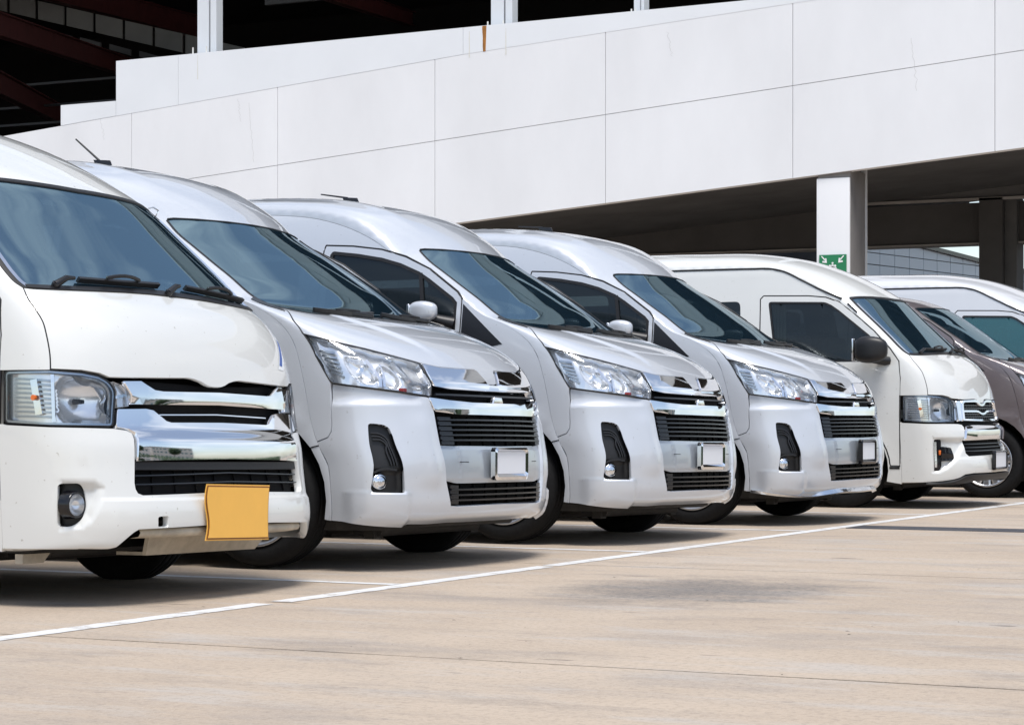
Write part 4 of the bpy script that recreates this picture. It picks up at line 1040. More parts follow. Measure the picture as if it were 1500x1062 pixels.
    PM().sheet(F, sym(half), off=-.006, ins=.001, dens=.018, depth=.03, lift=lambda q: -.010*smooth(np.abs(q[:, 0]), .395, .405)-.008*smooth(q[:, 1], .425, .440)-.006*(1-smooth(q[:, 1], .255, .268))).build('grille_panel', 'silver_trim', gr)
    mb = MB()
    for s in (-1, 1): mb.add(*hb(F, lerp((s*.338, .362), (s*.408, .363), 3), .0035, .002, -.0055))
    mb.build('panel_notch', 'matt_black', gr)
    # badge plinth on the bar
    P, N = F(np.array([(0., .700)])); x = P[0][0]; z = P[0][2]
    mb = MB(); mb.prism([(x-.03, -.062, z-.020), (x-.03, .062, z-.020), (x-.03, .040, z+.020), (x-.03, -.040, z+.020)], (.036, 0, -.004)); mb.bevel('badge_mount', 'chrome', gr, .004)
    number_plate(root, (.046, .004, .540), .385, .172, 'chrome', 'plate_white')
    # ---- mirrors (folded), antenna, wheels, underside, cabin
    for s in (-1, 1): mirror(root, s, ((-1.575, .985, 1.372), (-1.385, 1.105, 1.500)), paint, (-1.33, .93, 1.36), .045)
    if not low:
        P, N = F(np.array([(0., h.V[np.argmin(np.abs(h.R[:, 0]+2.665))])])); z = P[0][2]
        mb = MB(); mb.prism([(-2.72, -.022, z-.01), (-2.58, -.012, z-.02), (-2.58, .012, z-.02), (-2.72, .022, z-.01)], (-.0, 0, .012)); mb.prism([(-2.715, -.014, z), (-2.60, -.004, z-.008), (-2.60, .004, z-.008), (-2.715, .014, z)], (-.02, 0, .045)); fin = mb.bevel('antenna_base', 'gloss_black', root, .004)
        mb = MB(); mb.tube([(0, 0, 0), (-.22, 0, 0)], [.007, .005], 8); rod = mb.build('antenna_rod', 'black_plastic', fin); rod.location = (-2.70, 0, z+.04); rod.rotation_euler = (0, R(38), 0)
    for y in (-.955, .955):
        for ax in (-.95, -4.80): wheel_mesh(root, y, ax, .355, .235, .246, spokes, style)
    floor_pan(root, -.16, -5.7, .80, .195, .34)
    for s in (-1, 1):
        for a_ in (-.95, -4.80):
            well = MB(); P = arch_pts(a_, .36, .455, 195, -15, 20); n = len(P)
            well.add([(x, s*.95, z) for x, z in P]+[(x, s*.52, z) for x, z in P], [(i, i+1, n+i+1, n+i) for i in range(n-1)], True); well.add([(x, s*.52, z) for x, z in P], [tuple(range(n))])
            well.build('wheel_arch_liner', 'matt_black', root)
    dashboard(h, root, 1.70, -1.30, .95, .84)
    seats(root, -2.0, .72, 3); steering(root, -1.48, 1.17)
    return h

def old_van(root, paint='white_paint', front='a', glass_m='windscreen_glass', side_glass='side_glass', spokes=8):
    h = old_hull(); F = h.front; f = OF; Lt = h.Lt; Ls = h.Ls
    SR = lambda q: h.side(q, -1); SL = lambda q: h.side(q, 1)
    ws_side = sm([(-.985, 2.010), (-1.006, 1.90), (-1.010, 1.78), (-1.003, 1.60), (-.994, 1.45), (-.984, 1.33), (-.968, 1.262), (-.947, 1.224)], 30)
    ws_top = [(0, 2.000), (-.3, 2.008), (-.6, 2.020), (-.85, 2.030), (-.955, 2.030)]
    ws_bot = [(-.947, 1.224), (-.90, 1.222), (-.791, 1.232), (-.56, 1.254), (-.344, 1.270), (-.15, 1.279), (0, 1.281)]
    hs = sm(f['hood_seam'], 24)
    hl = f['hl']
    # ---- painted shell
    pm = PM()
    half = ws_top+ws_side+hs[1:]+[(-.911, .800), (-1.117, .789), (-Ls, .788)]+[(-Ls, b) for b in np.linspace(.80, Lt, 110)]+[(0, Lt)]
    pm.sheet(F, sym(half), ins=.0022, dens=.07, h=.03, depth=.03)
    ax = -1.02
    door = f['door'][:11]+[(-.507, .8), (-.507, .365)]+[(-.62, .365)]+arch_pts(ax, .345, .425, 3, 177, 18)+[(-1.80, .365), (-1.80, 1.0), (-1.80, 1.557), (-1.812, 1.80)]
    door = f['door'][1:11]+[(-.507, .8), (-.507, .365)]+arch_pts(ax, .345, .425, 3, 177, 18)+[(-1.80, .365), (-1.80, 1.0), (-1.801, 1.557)]
    win = rounded(np.array(f['win'][:5]+[(-.655, 1.355), (-.655, 1.262), (-1.421, 1.262), (-1.640, 1.272)]), .03, 3).tolist()
    rw = [[(-1.96, 1.30), (-2.00, 1.808), (-3.10, 1.80), (-3.10, 1.30)], [(-3.20, 1.30), (-3.20, 1.80), (-4.95, 1.78), (-4.95, 1.30)]]
    lin = side_panels(h, root, paint, pm, door, win, rw, ax, .345, .235, .0, .235, -4.13, side_glass, seal=.016)
    pm.build('body', paint, root)
    lin.sheet(F, sym([(0, 2.08), (-.9, 2.10), (-Ls, 2.1)]+[(-Ls, b) for b in np.linspace(2.2, Lt, 20)]+[(0, Lt)]), off=-.045, ins=0, dens=.25, h=.08, rim=False)
    lin.build('cabin_lining', 'interior', root)
    closed_rear(h, root, paint, .28)
    for S in (SR, SL):
        d = sm([(-5.2, 2.080), (-3.5, 2.094), (-2.2, 2.098), (-1.921, 2.096), (-1.724, 2.090), (-1.614, 2.066), (-1.427, 1.978), (-1.207, 1.872), (-1.10, 1.828), (-1.06, 1.812)], 60)
        mb = MB(); mb.tube(*surf_tube(S, d, .0085, .002)); mb.build('roof_seal', 'rubber', root)
        mb = MB(); mb.add(*hb(S, lerp((-.512, .352), (-.60, .352), 4), .020, .006, .003)); mb.add(*hb(S, lerp((-1.44, .352), (-1.80, .352), 8), .020, .006, .003)); mb.build('sill_strip', 'black_plastic', root)
        mb = MB(); mb.add(*hb(S, lerp((-1.005, 1.770), (-.915, 1.692), 4), .013, .008, .004)); mb.build('pillar_vent', 'rubber', root)
    # ---- inner skin
    PM().sheet(F, sym([(0, .02), (-1.13, .05), (-1.13, 1.16), (-.95, 1.20), (0, 1.25)]), off=-.125, ins=0, dens=.12, h=.05, rim=False).build('front_core', 'matt_black', root)
    # ---- windscreen
    W = clean(sym(ws_top+ws_side+ws_bot[1:]))
    W = rounded(W, .03)
    Wi = inset(resample(W, .03), .026)
    ws = PM().sheet(F, Wi, off=-.004, ins=-.004, dens=.06, depth=.006).build('windscreen', glass_m, root)
    PM().sheet(F, W, holes=[Wi], off=.002, ins=.001, dens=.03, h=.015, depth=.02).build('windscreen_seal', 'rubber', ws)
    for s in (-1, 1):
        mb = MB(); mb.add(*hb(F, [(s*(abs(a)-.034), b) for a, b in ws_side[3:-2]], .016, .008, .004)); mb.build('windscreen_moulding', 'satin_chrome', ws)
    # cowl strip under the glass
    PM().sheet(F, sym([(0, 1.281), (-.344, 1.270), (-.791, 1.232), (-.925, 1.226), (-.93, 1.25), (-.80, 1.262), (-.344, 1.302), (0, 1.314)]), off=.006, ins=0, dens=.04, depth=.01).build('cowl', 'black_plastic', root)
    wiper(F, [(-.78, 1.258), (-.66, 1.300), (-.62, 1.312), (-.02, 1.335)], root); wiper(F, [(.02, 1.290), (.14, 1.330), (.22, 1.342), (.80, 1.292)], root)
    # ---- front panel (hood)
    hbm = f['hood_bot'] if front == 'a' else OF5['hood_bot']
    if front == 'a': hb_ = [(-.909, .804), (-.782, .806), (-.706, .797), (-.660, .782), (-.628, .783), (-.40, .790), (-.196, .797), (-.154, .794), (-.103, .783), (-.067, .769), (-.038, .762), (0, .761)]
    else: hb_ = [(-.911, .803), (-.77, .806), (-.70, .796), (-.65, .782), (-.46, .774), (-.18, .780), (-.12, .776), (-.055, .748), (0, .742)]
    half = [(0, 1.277)]+ws_bot[::-1][1:]+hs[1:]+hb_[1:]
    PM().sheet(F, sym(half), ins=.0038, dens=.05, depth=.02).build('hood', paint, root)
    for s in (-1, 1):
        mb = MB(); mb.tube(*surf_tube(F, [(s*abs(a), b) for a, b in hs], .0042, -.003)); mb.build('hood_seal', 'rubber', root)
    # ---- headlights
    for s in (-1, 1):
        sg = (lambda p: list(p)) if s < 0 else mir
        O_ = [tuple(p) for p in rounded(np.array(hl), .02, 3)]
        def dish(q):
            a = np.abs(q[:, 0]); b = q[:, 1]
            r2 = ((a-.768)/.142)**2+((b-.685)/.122)**2
            return -(.035+.040*np.clip(1-r2, 0, 1))*(1-smooth(np.sqrt(r2), .82, 1.04))*(1-smooth(a, .885, .900))
        H = PM().sheet(F, sg(O_), off=-.040, ins=.003, dens=.0085, depth=-.038, lift=dish).build('headlight', 'reflector', root)
        PM().sheet(F, sg(O_), off=.001, ins=.004, dens=.02, depth=.004).build('headlight_lens', 'clear_lens', H)
        PM().sheet(F, sg(O_), holes=[inset(resample(clean(sg(O_)), .02), .013)], off=-.004, ins=.002, dens=.03, depth=.035).build('headlight_bezel', 'lamp_grey', H)
        PM().sheet(F, sg(O_), holes=[inset(resample(clean(sg(O_)), .02), .0045)], off=.001, ins=.0005, dens=.03, depth=.03).build('headlight_seal', 'rubber', H)
        # indicator half: fluted grey chamber with an amber bulb
        for k in range(9):
            b = .612+k*.0185; mb = MB(); mb.add(*hb(F, lerp((s*.915, b), (s*1.085, b), 5), .0095, .012, -.022)); mb.build('lamp_flute', 'lamp_grey', H)
        mb = MB(); mb.add(*hb(F, lerp((s*.903, .590), (s*.903, .785), 6), .014, .03, -.008)); mb.build('lamp_divider', 'satin_chrome', H)
        mb = MB(); mb.add(*hb(F, lerp((s*.965, .62), (s*.985, .76), 5), .03, .012, -.012)); mb.build('indicator_chamber', 'chrome', H)
        P, N = F(np.array([(s*.975, .688)])); mb = MB(); c = Vector(P[0]-N[0]*.010); mb.tube([tuple(c+Vector((0, .02*s, 0))), tuple(c-Vector((-.004, .03*s, 0)))], [.012, .009], 10); mb.build('indicator_bulb', 'amber', H)
        P, N = F(np.array([(s*.79, .690)])); c = Vector(P[0]-N[0]*.105); mb = MB(); mb.tube([tuple(c), tuple(c+Vector((.045, -.010*s, 0)))], [.013, .009], 12); mb.build('lamp_bulb', 'gloss_black', H)
        # small lamp between headlight and grille
        L_ = [tuple(p) for p in f['lampi']] if front == 'a' else [(-.652, .770), (-.60, .760), (-.585, .70), (-.59, .60), (-.655, .590), (-.635, .70)]
        C_ = PM().sheet(F, sg(L_), off=-.020, ins=.002, dens=.03, depth=-.018).build('corner_lamp', 'reflector', root)
        PM().sheet(F, sg(L_), off=.001, ins=.003, dens=.04, depth=.004).build('corner_lamp_lens', 'clear_lens', C_)
        mb = MB(); mb.add(*hb(F, lerp((s*.64, .70), (s*.575, .712), 3), .012, .02, -.004)); mb.build('lamp_fin', 'satin_chrome', C_)
    # ---- grille
    top = .80
    gr = PM().sheet(F, sym([(0, .775), (-.52, .79), (-.62, .77), (-.64, .56), (-.58, .50), (-.585, .28), (0, .275)]), off=-.050, ins=0, dens=.06, rim=False).build('grille', 'matt_black', root)
    def slat(b, a1, w, m='satin_chrome', off=-.016, th=.02, b1=None):
        mb = MB(); mb.add(*hb(F, lerp((-a1, b), (0, b1 or b), 20)+lerp((0, b1 or b), (a1, b), 20)[1:], w, th, off)); mb.build('grille_slat', m, gr)
    if front == 'a':
        half = [(0, .738), (-.38, .732), (-.43, .736), (-.476, .757), (-.506, .772), (-.600, .768), (-.578, .735), (-.562, .712), (-.565, .672), (-.435, .673), (0, .680)]
        PM().sheet(F, sym(half), off=.003, ins=.001, dens=.03, depth=.03, lift=lambda q: .010*smooth(q[:, 1], .672, .70)).build('chrome_bar', 'chrome', gr)
        half = [(0, .602), (-.345, .597), (-.374, .603), (-.403, .623), (-.443, .649), (-.485, .655), (-.634, .650), (-.648, .572), (-.591, .563), (-.563, .547), (-.560, .515), (-.568, .426), (-.3, .431), (0, .434)]
        PM().sheet(F, sym(half), off=.004, ins=.001, dens=.022, depth=.04, lift=lambda q: .0125*np.clip((q[:, 1]-.428)/.085, 0, 1)*(1-smooth(q[:, 1], .513, .568))).build('chrome_bumper', 'chrome', gr)
        slat(.634, .39, .005, b1=.642); slat(.367, .575, .005, b1=.379, m='grille_black'); slat(.330, .575, .005, b1=.340, m='grille_black')
        mb = MB(); mb.add(*hb(F, lerp((-.575, .408), (.575, .408), 30), .034, .02, -.012)); mb.build('grille_rail', 'rubber', gr)
        for a in (-.46, -.33, -.2, -.07, .07, .2, .33, .46):
            mb = MB(); mb.add(*hb(F, lerp((a, .40), (a*1.02, .30), 3), .008, .01, -.042)); mb.build('grille_rib', 'matt_black', gr)
        bt = [(-1.122, .580), (-.917, .571), (-.66, .568), (-.600, .560), (-.575, .548), (-.569, .520), (-.583, .384), (-.589, .335), (-.587, .308), (-.579, .292), (-.558, .284), (-.215, .291), (0, .294)]
        bb = [(0, .144), (-.246, .145), (-.59, .137), (-.609, .127), (-.629, .111), (-.658, .085), (-.679, .065), (-.71, .052), (-.924, .015), (-Ls, .0)]
        fog = f['fog']
        fo = f['fog_out']
    else:
        half = [(0, .736), (-.055, .742), (-.12, .768), (-.18, .774), (-.46, .768), (-.505, .76), (-.53, .588), (0, .580)]
        fr_out = sym(half); 
        fr_in = sym([(0, .716), (-.055, .722), (-.12, .748), (-.18, .753), (-.44, .750), (-.475, .74), (-.495, .604), (0, .596)])
        PM().sheet(F, fr_out, holes=[fr_in], off=.008, ins=.001, dens=.03, depth=.03).build('grille_frame', 'chrome', gr)
        mb = MB(); mb.add(*hb(F, [(s_*a, b) for s_, L2 in ((1, [(-.485, .672), (-.18, .672), (-.12, .668), (-.055, .652), (0, .647)]),) for a, b in L2]+[(-a, b) for a, b in [(-.485, .672), (-.18, .672), (-.12, .668), (-.055, .652)][::-1]], .018, .03, .004)); mb.build('grille_bar', 'chrome', gr)
        for b in (.700, .725, .625, .648): slat(b, .48, .007, 'grille_black', -.010)
        for a in np.linspace(-.44, .44, 15):
            mb = MB(); mb.add(*hb(F, lerp((a, .735), (a, .60), 3), .007, .02, -.012)); mb.build('grille_rib', 'grille_black', gr)
        for s in (-1, 1):
            PM().sheet(F, [(s*.590, .762), (s*.512, .764), (s*.538, .588), (s*.598, .585)], off=.002, ins=.002, dens=.03, depth=.03).build('grille_block', 'chrome', gr)
        half = [(0, .545), (-.40, .544), (-.535, .534), (-.572, .412), (0, .416)]
        PM().sheet(F, sym(half), off=.012, ins=.001, dens=.022, depth=.04, lift=lambda q: .016*np.clip((q[:, 1]-.412)/.09, 0, 1)*(1-smooth(q[:, 1], .502, .545))).build('chrome_bumper', 'chrome', gr)
        for b in (.385, .355, .325): slat(b, .57, .006, 'grille_black', -.012)
        bt = [(-1.136, .574), (-.935, .565), (-.702, .564), (-.620, .562), (-.565, .555), (-.540, .530), (-.574, .41), (-.586, .351), (-.582, .305), (-.545, .280), (0, .287)]
        bb = [(0, .127), (-.508, .130), (-.62, .122), (-.68, .095), (-.74, .078), (-.912, .055), (-Ls, .030)]
        fog = None; fo = OF5['fog_out']
    # ---- bumper
    half = [(0, bt[-1][1])]+bt[::-1][1:]+[(-Ls, .585)]+[(-Ls, b) for b in np.linspace(.56, bb[-1][1], 20)]+bb[::-1][1:]
    FO = np.array(fo)
    def bl(q):
        qq = np.stack([-np.abs(q[:, 0]), q[:, 1]], 1); a = np.abs(q[:, 0]); b = q[:, 1]
        dd = seg_dist(FO, qq); ins_ = inside(FO, qq)
        rec = -.030*smooth(np.where(ins_, dd, 0), 0, .05)
        step = .009*(1-smooth(b, .252, .272))*(1-smooth(a, .66, .78))
        bot = -.03*(1-smooth(b, .0, .05))*smooth(a, .6, .8)
        return rec+step+bot+.010*smooth(b, .54, .57)*0
    holes = []
    if fog:
        fg = [tuple(p) for p in rounded(np.array(fog), .02)]; holes = [fg, mir(fg)]
        tow = [tuple(p) for p in rounded(np.array(f['tow']), .01)]; holes.append(tow)
    bump = PM().sheet(F, sym(half), holes=holes, ins=.003, dens=.015, depth=.035, lift=bl).build('front_bumper', paint, root)
    for s in (-1, 1):
        sg = (lambda p: list(p)) if s < 0 else mir
        if fog:
            fr = PM().sheet(F, sg(fg), off=-.062, ins=-.002, dens=.03, depth=-.034).build('fog_light_recess', 'black_plastic', root)
            P, N = F(np.array([(s*.822, .240)])); ax_ = Vector((1, s*.10, 0)).normalized(); c = Vector(P[0])-ax_*.010
            mb = MB(); mb.lathe([(.045, .0), (.048, .004), (.053, .004), (.056, -.004), (.058, -.03), (.060, -.05)], 32, 'x'); o = mb.build('fog_light', 'gloss_black', fr); o.location = c; o.rotation_euler = ax_.to_track_quat('X', 'Z').to_euler()
            mb = MB(); mb.lathe([(0, -.030), (.020, -.026), (.036, -.014), (.046, .001)], 28, 'x'); mb.build('fog_reflector', 'reflector', o)
            mb = MB(); mb.lathe([(0, .004), (.02, .0035), (.046, .001)], 28, 'x'); mb.build('fog_lens', 'clear_lens', o)
        else:
            P_ = rounded(np.array(OF5['fog_strip']), .015).tolist(); P_ = [tuple(p) for p in P_]
            fs = PM().sheet(F, sg(P_), off=-.012, ins=-.006, dens=.02, depth=.02).build('fog_light_recess', 'gloss_black', root)
            mb = MB(); mb.add(*hb(F, lerp((s*.876, .405), (s*.882, .185), 8), .020, .015, .000)); mb.build('running_light', 'satin_chrome', fs)
            PM().sheet(F, sg([tuple(p) for p in rounded(np.array(OF5['fog_wedge']), .012)]), off=-.006, ins=0, dens=.02, depth=.03, lift=lambda q: .022*smooth(np.abs(q[:, 0]), .70, .84)-.01*(1-smooth(q[:, 1], .255, .30))).build('fog_light_wing', 'gloss_black', fs)
            P, N = F(np.array([(s*.842, .31)])); mb = MB(); c = Vector(P[0]); mb.cbox(tuple(c-Vector((.01, .012, .02))), tuple(c+Vector((.008, .012, .02))), .005); mb.build('fog_light', 'amber', fs)
    if front == 'a':
        # lower valance hanging below the slot, grimy
        mb = MB(); ys = np.linspace(-.62, .62, 26)
        prof = lambda y: (float(F(np.array([(y*1.0, .13)]))[0][0][0]))
        sec = []
        for y in ys:
            x = prof(y); d = .0
            sec.append([(x-.05, y, .318), (x-.004, y, .312), (x+.004, y, .296), (x-.006, y, .280), (x-.05, y, .272)])
        n = len(sec[0]); v = [p for r_ in sec for p in r_]
        mb.add(v, [(i*n+j, i*n+j+1, (i+1)*n+j+1, (i+1)*n+j) for i in range(len(sec)-1) for j in range(n-1)], True)
        mb.build('lower_valance', 'grimy_white', root)
        mb = MB(); mb.prism([(-.075, -.47, .285), (-.075, .47, .285), (-.13, .42, .192), (-.13, -.42, .192)], (-.02, 0, .0)); mb.prism([(-.13, -.42, .192), (-.13, .42, .192), (-.30, .40, .19), (-.30, -.40, .19)], (0, 0, .015)); mb.build('skid_plate', 'grimy_white', root)
        mb = MB(); mb.prism([(-.46, -.88, .205), (-.46, -.70, .205), (-.46, -.745, .165), (-.46, -.88, .165)], (.04, 0, 0)); mb.build('towing_bracket', 'grimy_white', root); mb = MB(); mb.tube([(-.50, -.62, .205), (-.50, .62, .205)], .025, 8); mb.build('cross_member', 'underbody', root)
        # yellow plate, slightly bent sheet
        pl = MB(); w, hh, x, y0, z0 = .480, .232, .088, -.045, .372; nn = 9
        wav = lambda t: .010*math.sin(t*9)*1.0
        pts = [(x, y0-w/2+.012*math.sin(k/nn*2*math.pi), z0-hh/2+hh*k/nn) for k in range(nn+1)]; pts2 = [(x, y0+w/2-.006*math.sin(k/nn*math.pi), z0-hh/2+hh*k/nn) for k in range(nn+1)]
        pl.prism(pts+pts2[::-1], (-.003, 0, 0)); po = pl.build('number_plate', 'plate_edge', root); po.rotation_euler = (R(-1.1), 0, 0)
        c = np.array([p[1:] for p in pts+pts2[::-1]]); ii = inset(c, .006)
        mb = MB(); mb.prism([(x+.0005, *p) for p in ii], (.002, 0, 0)); mb.build('plate_face', 'plate_yellow', po)
        ii2 = inset(c, -.006); mb = MB(); mb.prism([(x-.0035, *p) for p in ii2], (-.002, 0, 0)); mb.build('plate_backing', 'plate_yellow', po)
        mb = MB(); mb.box((.05, -.16, .33), (.081, .10, .40)); mb.build('plate_bracket', 'black_plastic', po)
    else:
        lip = PM().sheet(F, sym([(0, .118), (-.50, .120), (-.62, .110), (-.70, .080), (-.80, .055), (-.95, .035), (-.95, .015), (-.75, .015), (-.60, .055), (-.48, .070), (0, .068)]), off=.020, ins=0, dens=.03, depth=.05).build('front_spoiler', 'rubber', root)
        number_plate(root, (.098, .055, .405), .40, .170, 'gloss_black', 'plate_white', .016)
    # hook-shaped chrome clip and mirrors
    dx = .42 if front == 'a' else 0
    for s in (-1, 1): mirror(root, s, ((-.87-dx, .985, 1.245), (-.575-dx, 1.145, 1.475)), 'black_plastic' if front != 'a' else paint, (-.62-dx*.6, .90, 1.265), .055)
    mb = MB(); P, N = F(np.array([(.968, 1.965)])); c = Vector(P[0]); mb.tube([tuple(c), tuple(c+Vector((.01, .01, .03))), tuple(c+Vector((-.005, -.01, .045))), tuple(c+Vector((-.02, -.03, .040)))], .004, 6); mb.build('pillar_clip', 'satin_chrome', root)
    yw = .83 if front == 'a' else .905
    for y in (-yw, yw):
        for a_ in ((ax-.06 if front == 'a' else ax), -4.13): wheel_mesh(root, y, a_, .345, .215, .215, spokes, 'wide')
    floor_pan(root, -.32, -5.2, .76, .20, .34)
    for s in (-1, 1):
        for a_ in (ax, -4.13):
            well = MB(); P = arch_pts(a_, .345, .425, 195, -15, 20); n = len(P)
            well.add([(x, s*.92, z) for x, z in P]+[(x, s*.52, z) for x, z in P], [(i, i+1, n+i+1, n+i) for i in range(n-1)], True); well.add([(x, s*.52, z) for x, z in P], [tuple(range(n))])
            well.build('wheel_arch_liner', 'matt_black', root)
    dashboard(h, root, 1.33, -.72, .85, .82)
    seats(root, -1.45, .80, 3); steering(root, -.95, 1.14)
    mb = MB()
    for k in range(7): mb.tube([(-1.62-.03*k, -.74, 1.20), (-1.62-.03*k, -.735, 1.80)], .016, 6)
    mb.build('curtain', 'curtain', root)
    return h
mat('crack_tone', (.60, .60, .60), .8)
# far clad building seen through the undercroft
fb = empty('clad_building', (-19.75, 59.5, 0)); tag(fb, 'blue grey panel clad building with dark eaves seen through the undercroft', 'building')
fb.rotation_euler = (0, 0, math.atan2(8.0, 1.25))
xs = [-2.2, -1.2, -.25, .0, .95, 1.85, 2.75, 3.65, 4.52, 5.40, 6.25, 7.10, 7.95, 8.8, 9.7, 10.6, 12.0]
eave = lambda x: 5.70-x*.055
for a, b in zip(xs[:-1], xs[1:]):
    z = 1.2
    rows = [(1.2, 4.245), (4.245, 4.565), (4.565, 4.885), (4.885, 5.205), (5.205, None)]
    for lo, hi in rows:
        mb = MB(); h0 = hi or eave(a); h1 = hi or eave(b); g = .012
        mb.prism([(a+g, 0, lo+g), (b-g, 0, lo+g), (b-g, 0, h1-g), (a+g, 0, h0-g)], (0, .08, 0)); mb.build('cladding_panel', 'facade_blue', fb)
mb = MB(); mb.box((-2.2, .05, 0), (12, 6, 5.3)); mb.build('wall', 'dark_concrete', fb)
mb = MB(); mb.prism([(-2.2, -.15, eave(-2.2)), (12, -.15, eave(12)), (12, -.15, eave(12)+.10), (-2.2, -.15, eave(-2.2)+.10)], (0, 1.2, 0)); mb.build('roof', 'gloss_black', fb)
# red steel and louvres deep inside the upper storey
def beam3(name, p, q, hgt, thick, m):
    p = Vector(p); q = Vector(q); d = (q-p).normalized(); s = d.cross(Vector((0, 0, 1))).normalized()*thick/2; u = Vector((0, 0, hgt)); f = s*2.6
    mb = MB()
    mb.prism([p-s*.3, p+s*.3, p+s*.3+u, p-s*.3+u], q-p); mb.prism([p-s, p+s, p+s+u*.06, p-s+u*.06], q-p); mb.prism([p-s+u*.94, p+s+u*.94, p+s+u, p-s+u], q-p)
    return lb(mb.build(name, m))
beam3('roof_beam', (-37.2, 40.1+3, 10.26), (-48.6, 67.0, 12.55), .62, .34, 'steel_red')
beam3('roof_beam', (-37.2, 43.1, 9.05), (-50.2, 64.3, 10.78), .62, .34, 'steel_red')
beam3('roof_beam', (-46.8, 55, 14.10), (-46.28, 67, 13.96), .75, .34, 'steel_red')
beam3('roof_beam', (-35.9, 57.0, 13.10), (-39.9, 70.3, 14.45), .50, .34, 'steel_red')
for k in range(9):
    x0 = -50.45+k*1.17; x1 = x0+1.05; zz = lambda x: 14.05-(x+49.2)*.2622
    plate_('louvre', [(x0, zz(x0)), (x1, zz(x1)), (x1, zz(x1)+.60), (x0, zz(x0)+.60)], 60, .05, 'louvre_grey')
    plate_('louvre_sill', [(x0-.4, zz(x0)-.34), (x1-.62, zz(x1)-.32), (x1-.62, zz(x1)-.13), (x0-.4, zz(x0)-.16)], 59.7, .05, 'purlin')
for k, (z, y) in enumerate(((11.25, 58), (10.55, 58), (10.0, 58), (9.45, 58))): bbox('purlin', (-60, y, z), (-30, y+.12, z+.07), 'purlin')
bbox('purlin', (-36, 55, 12.45), (-22, 55.15, 12.62), 'purlin')
for k in range(14): bbox('wall_sheet', (-45+k*2.05, 71.7, 7.6), (-45+k*2.05+1.98, 71.85, 13.4), 'void_dark')
bbox('drain_pipe', (-28.2, 50, 9.0), (-28.1, 50.1, 10.1), 'purlin')
# rust run and faint stains on the parapet
def stain(name, x, z0, z1, w0, w1, m):
    mb = MB(); r = random.Random(int(abs(x*100))); n = 12; v = []
    for k in range(n+1):
        z = z1+(z0-z1)*k/n; w = (w0+(w1-w0)*k/n); v += [(x-w/2+r.uniform(-.006, .006), YW-.0065, z), (x+w/2, YW-.0065, z)]
    mb.add(v, [(2*k, 2*k+1, 2*k+3, 2*k+2) for k in range(n)]); return lb(mb.build(name, m))
stain('rust_streak', -22.10, 8.30, 8.83, .10, .06, 'rust')
for x in (-29.25, -22.45, -21.6): stain('rain_streak', x, 8.2, 8.74, .015, .03, 'yellow_stain')
for x, z0, z1 in ((-31.9, 7.0, 7.5), (-27.9, 6.3, 7.6), (-28.2, 7.2, 7.7), (-18.0, 7.9, 8.4), (-13.0, 6.9, 7.9)):
    mb = MB(); r = random.Random(int(-x*9)); v = []; n = 14
    for k in range(n+1):
        z = z1+(z0-z1)*k/n; xx = x+.10*k/n+r.uniform(-.03, .03); v += [(xx, YW-.003, z), (xx+.008, YW-.003, z)]
    mb.add(v, [(2*k, 2*k+1, 2*k+3, 2*k+2) for k in range(n)]); lb(mb.build('hairline_crack', 'crack_tone'))
# assembly point sign on the pillar
sg_ = empty('assembly_sign', (-14.565, YW+.035, 3.60)); tag(sg_, 'green assembly point sign with white arrows on the white pillar', 'sign'); sg_.scale = (.95, 1, .95)
mb = MB(); mb.box((-.285, -.03, -.26), (.285, 0, .285)); mb.build('sign_board', 'sign_green', sg_)
def sgp(polys, name):
    mb = MB()
    for p in polys: mb.prism([(x, -.032, z) for x, z in p], (0, -.003, 0))
    mb.build(name, 'sign_white', sg_)
for s in (-1, 1):
    for v in (1, -1):
        t = lambda p: (s*p[0], .02+v*(p[1]-.02))
        c = (.165, .165)
        sgp([[t(q) for q in ((.245, .255), (.225, .265), (.150, .185), (.168, .168))], [t(q) for q in ((.120, .120), (.215, .130), (.215, .165), (.158, .158), (.165, .215), (.130, .215))]], 'sign_arrow')
for x, z, k in ((-.055, .0, .9), (.055, .0, .9), (0, .055, .8), (0, -.03, 1.0)):
    n = 12; sgp([[(x+.026*k*math.cos(2*math.pi*i/n), z+.06+.026*k*math.sin(2*math.pi*i/n)) for i in range(n)], [(x-.038*k, z-.06), (x+.038*k, z-.06), (x+.034*k, z+.02), (x+.018*k, z+.032), (x-.018*k, z+.032), (x-.034*k, z+.02)]], 'sign_figure')

# ------------------------------------------------------------------ what the bodywork mirrors: hedge, low blocks and kiosk across the lane
noise_var(mat('leaf', (.045, .085, .030), .6), 2.5, .5)
noise_var(mat('bark', (.10, .075, .05), .9), 4, .3)
for i, (c) in enumerate(((.50, .48, .44), (.36, .37, .38), (.55, .53, .50))): noise_var(mat('block_wall_%d' % i, c, .8), .4, .1)
mat('kiosk_red', (.45, .03, .04), .5)
def leaf_mass(name, a, b, n, size, seed):
    r = random.Random(seed); v = []; f = []
    for k in range(n):
        p = Vector([r.uniform(a[i], b[i]) for i in range(3)]); u = Vector((r.gauss(0, 1), r.gauss(0, 1), r.gauss(0, 1))).normalized()*size; w = u.orthogonal().normalized()*size*.7
        o = len(v); v += [p+u, p+w, p-u, p-w]; f.append((o, o+1, o+2, o+3))
    mb = MB(); mb.add(v, f); return mb.build(name, 'leaf', fix=False)
tag(leaf_mass('hedge', (20, -30, 0), (21.4, 75, 1.3), 9000, .22, 3), kind='stuff')
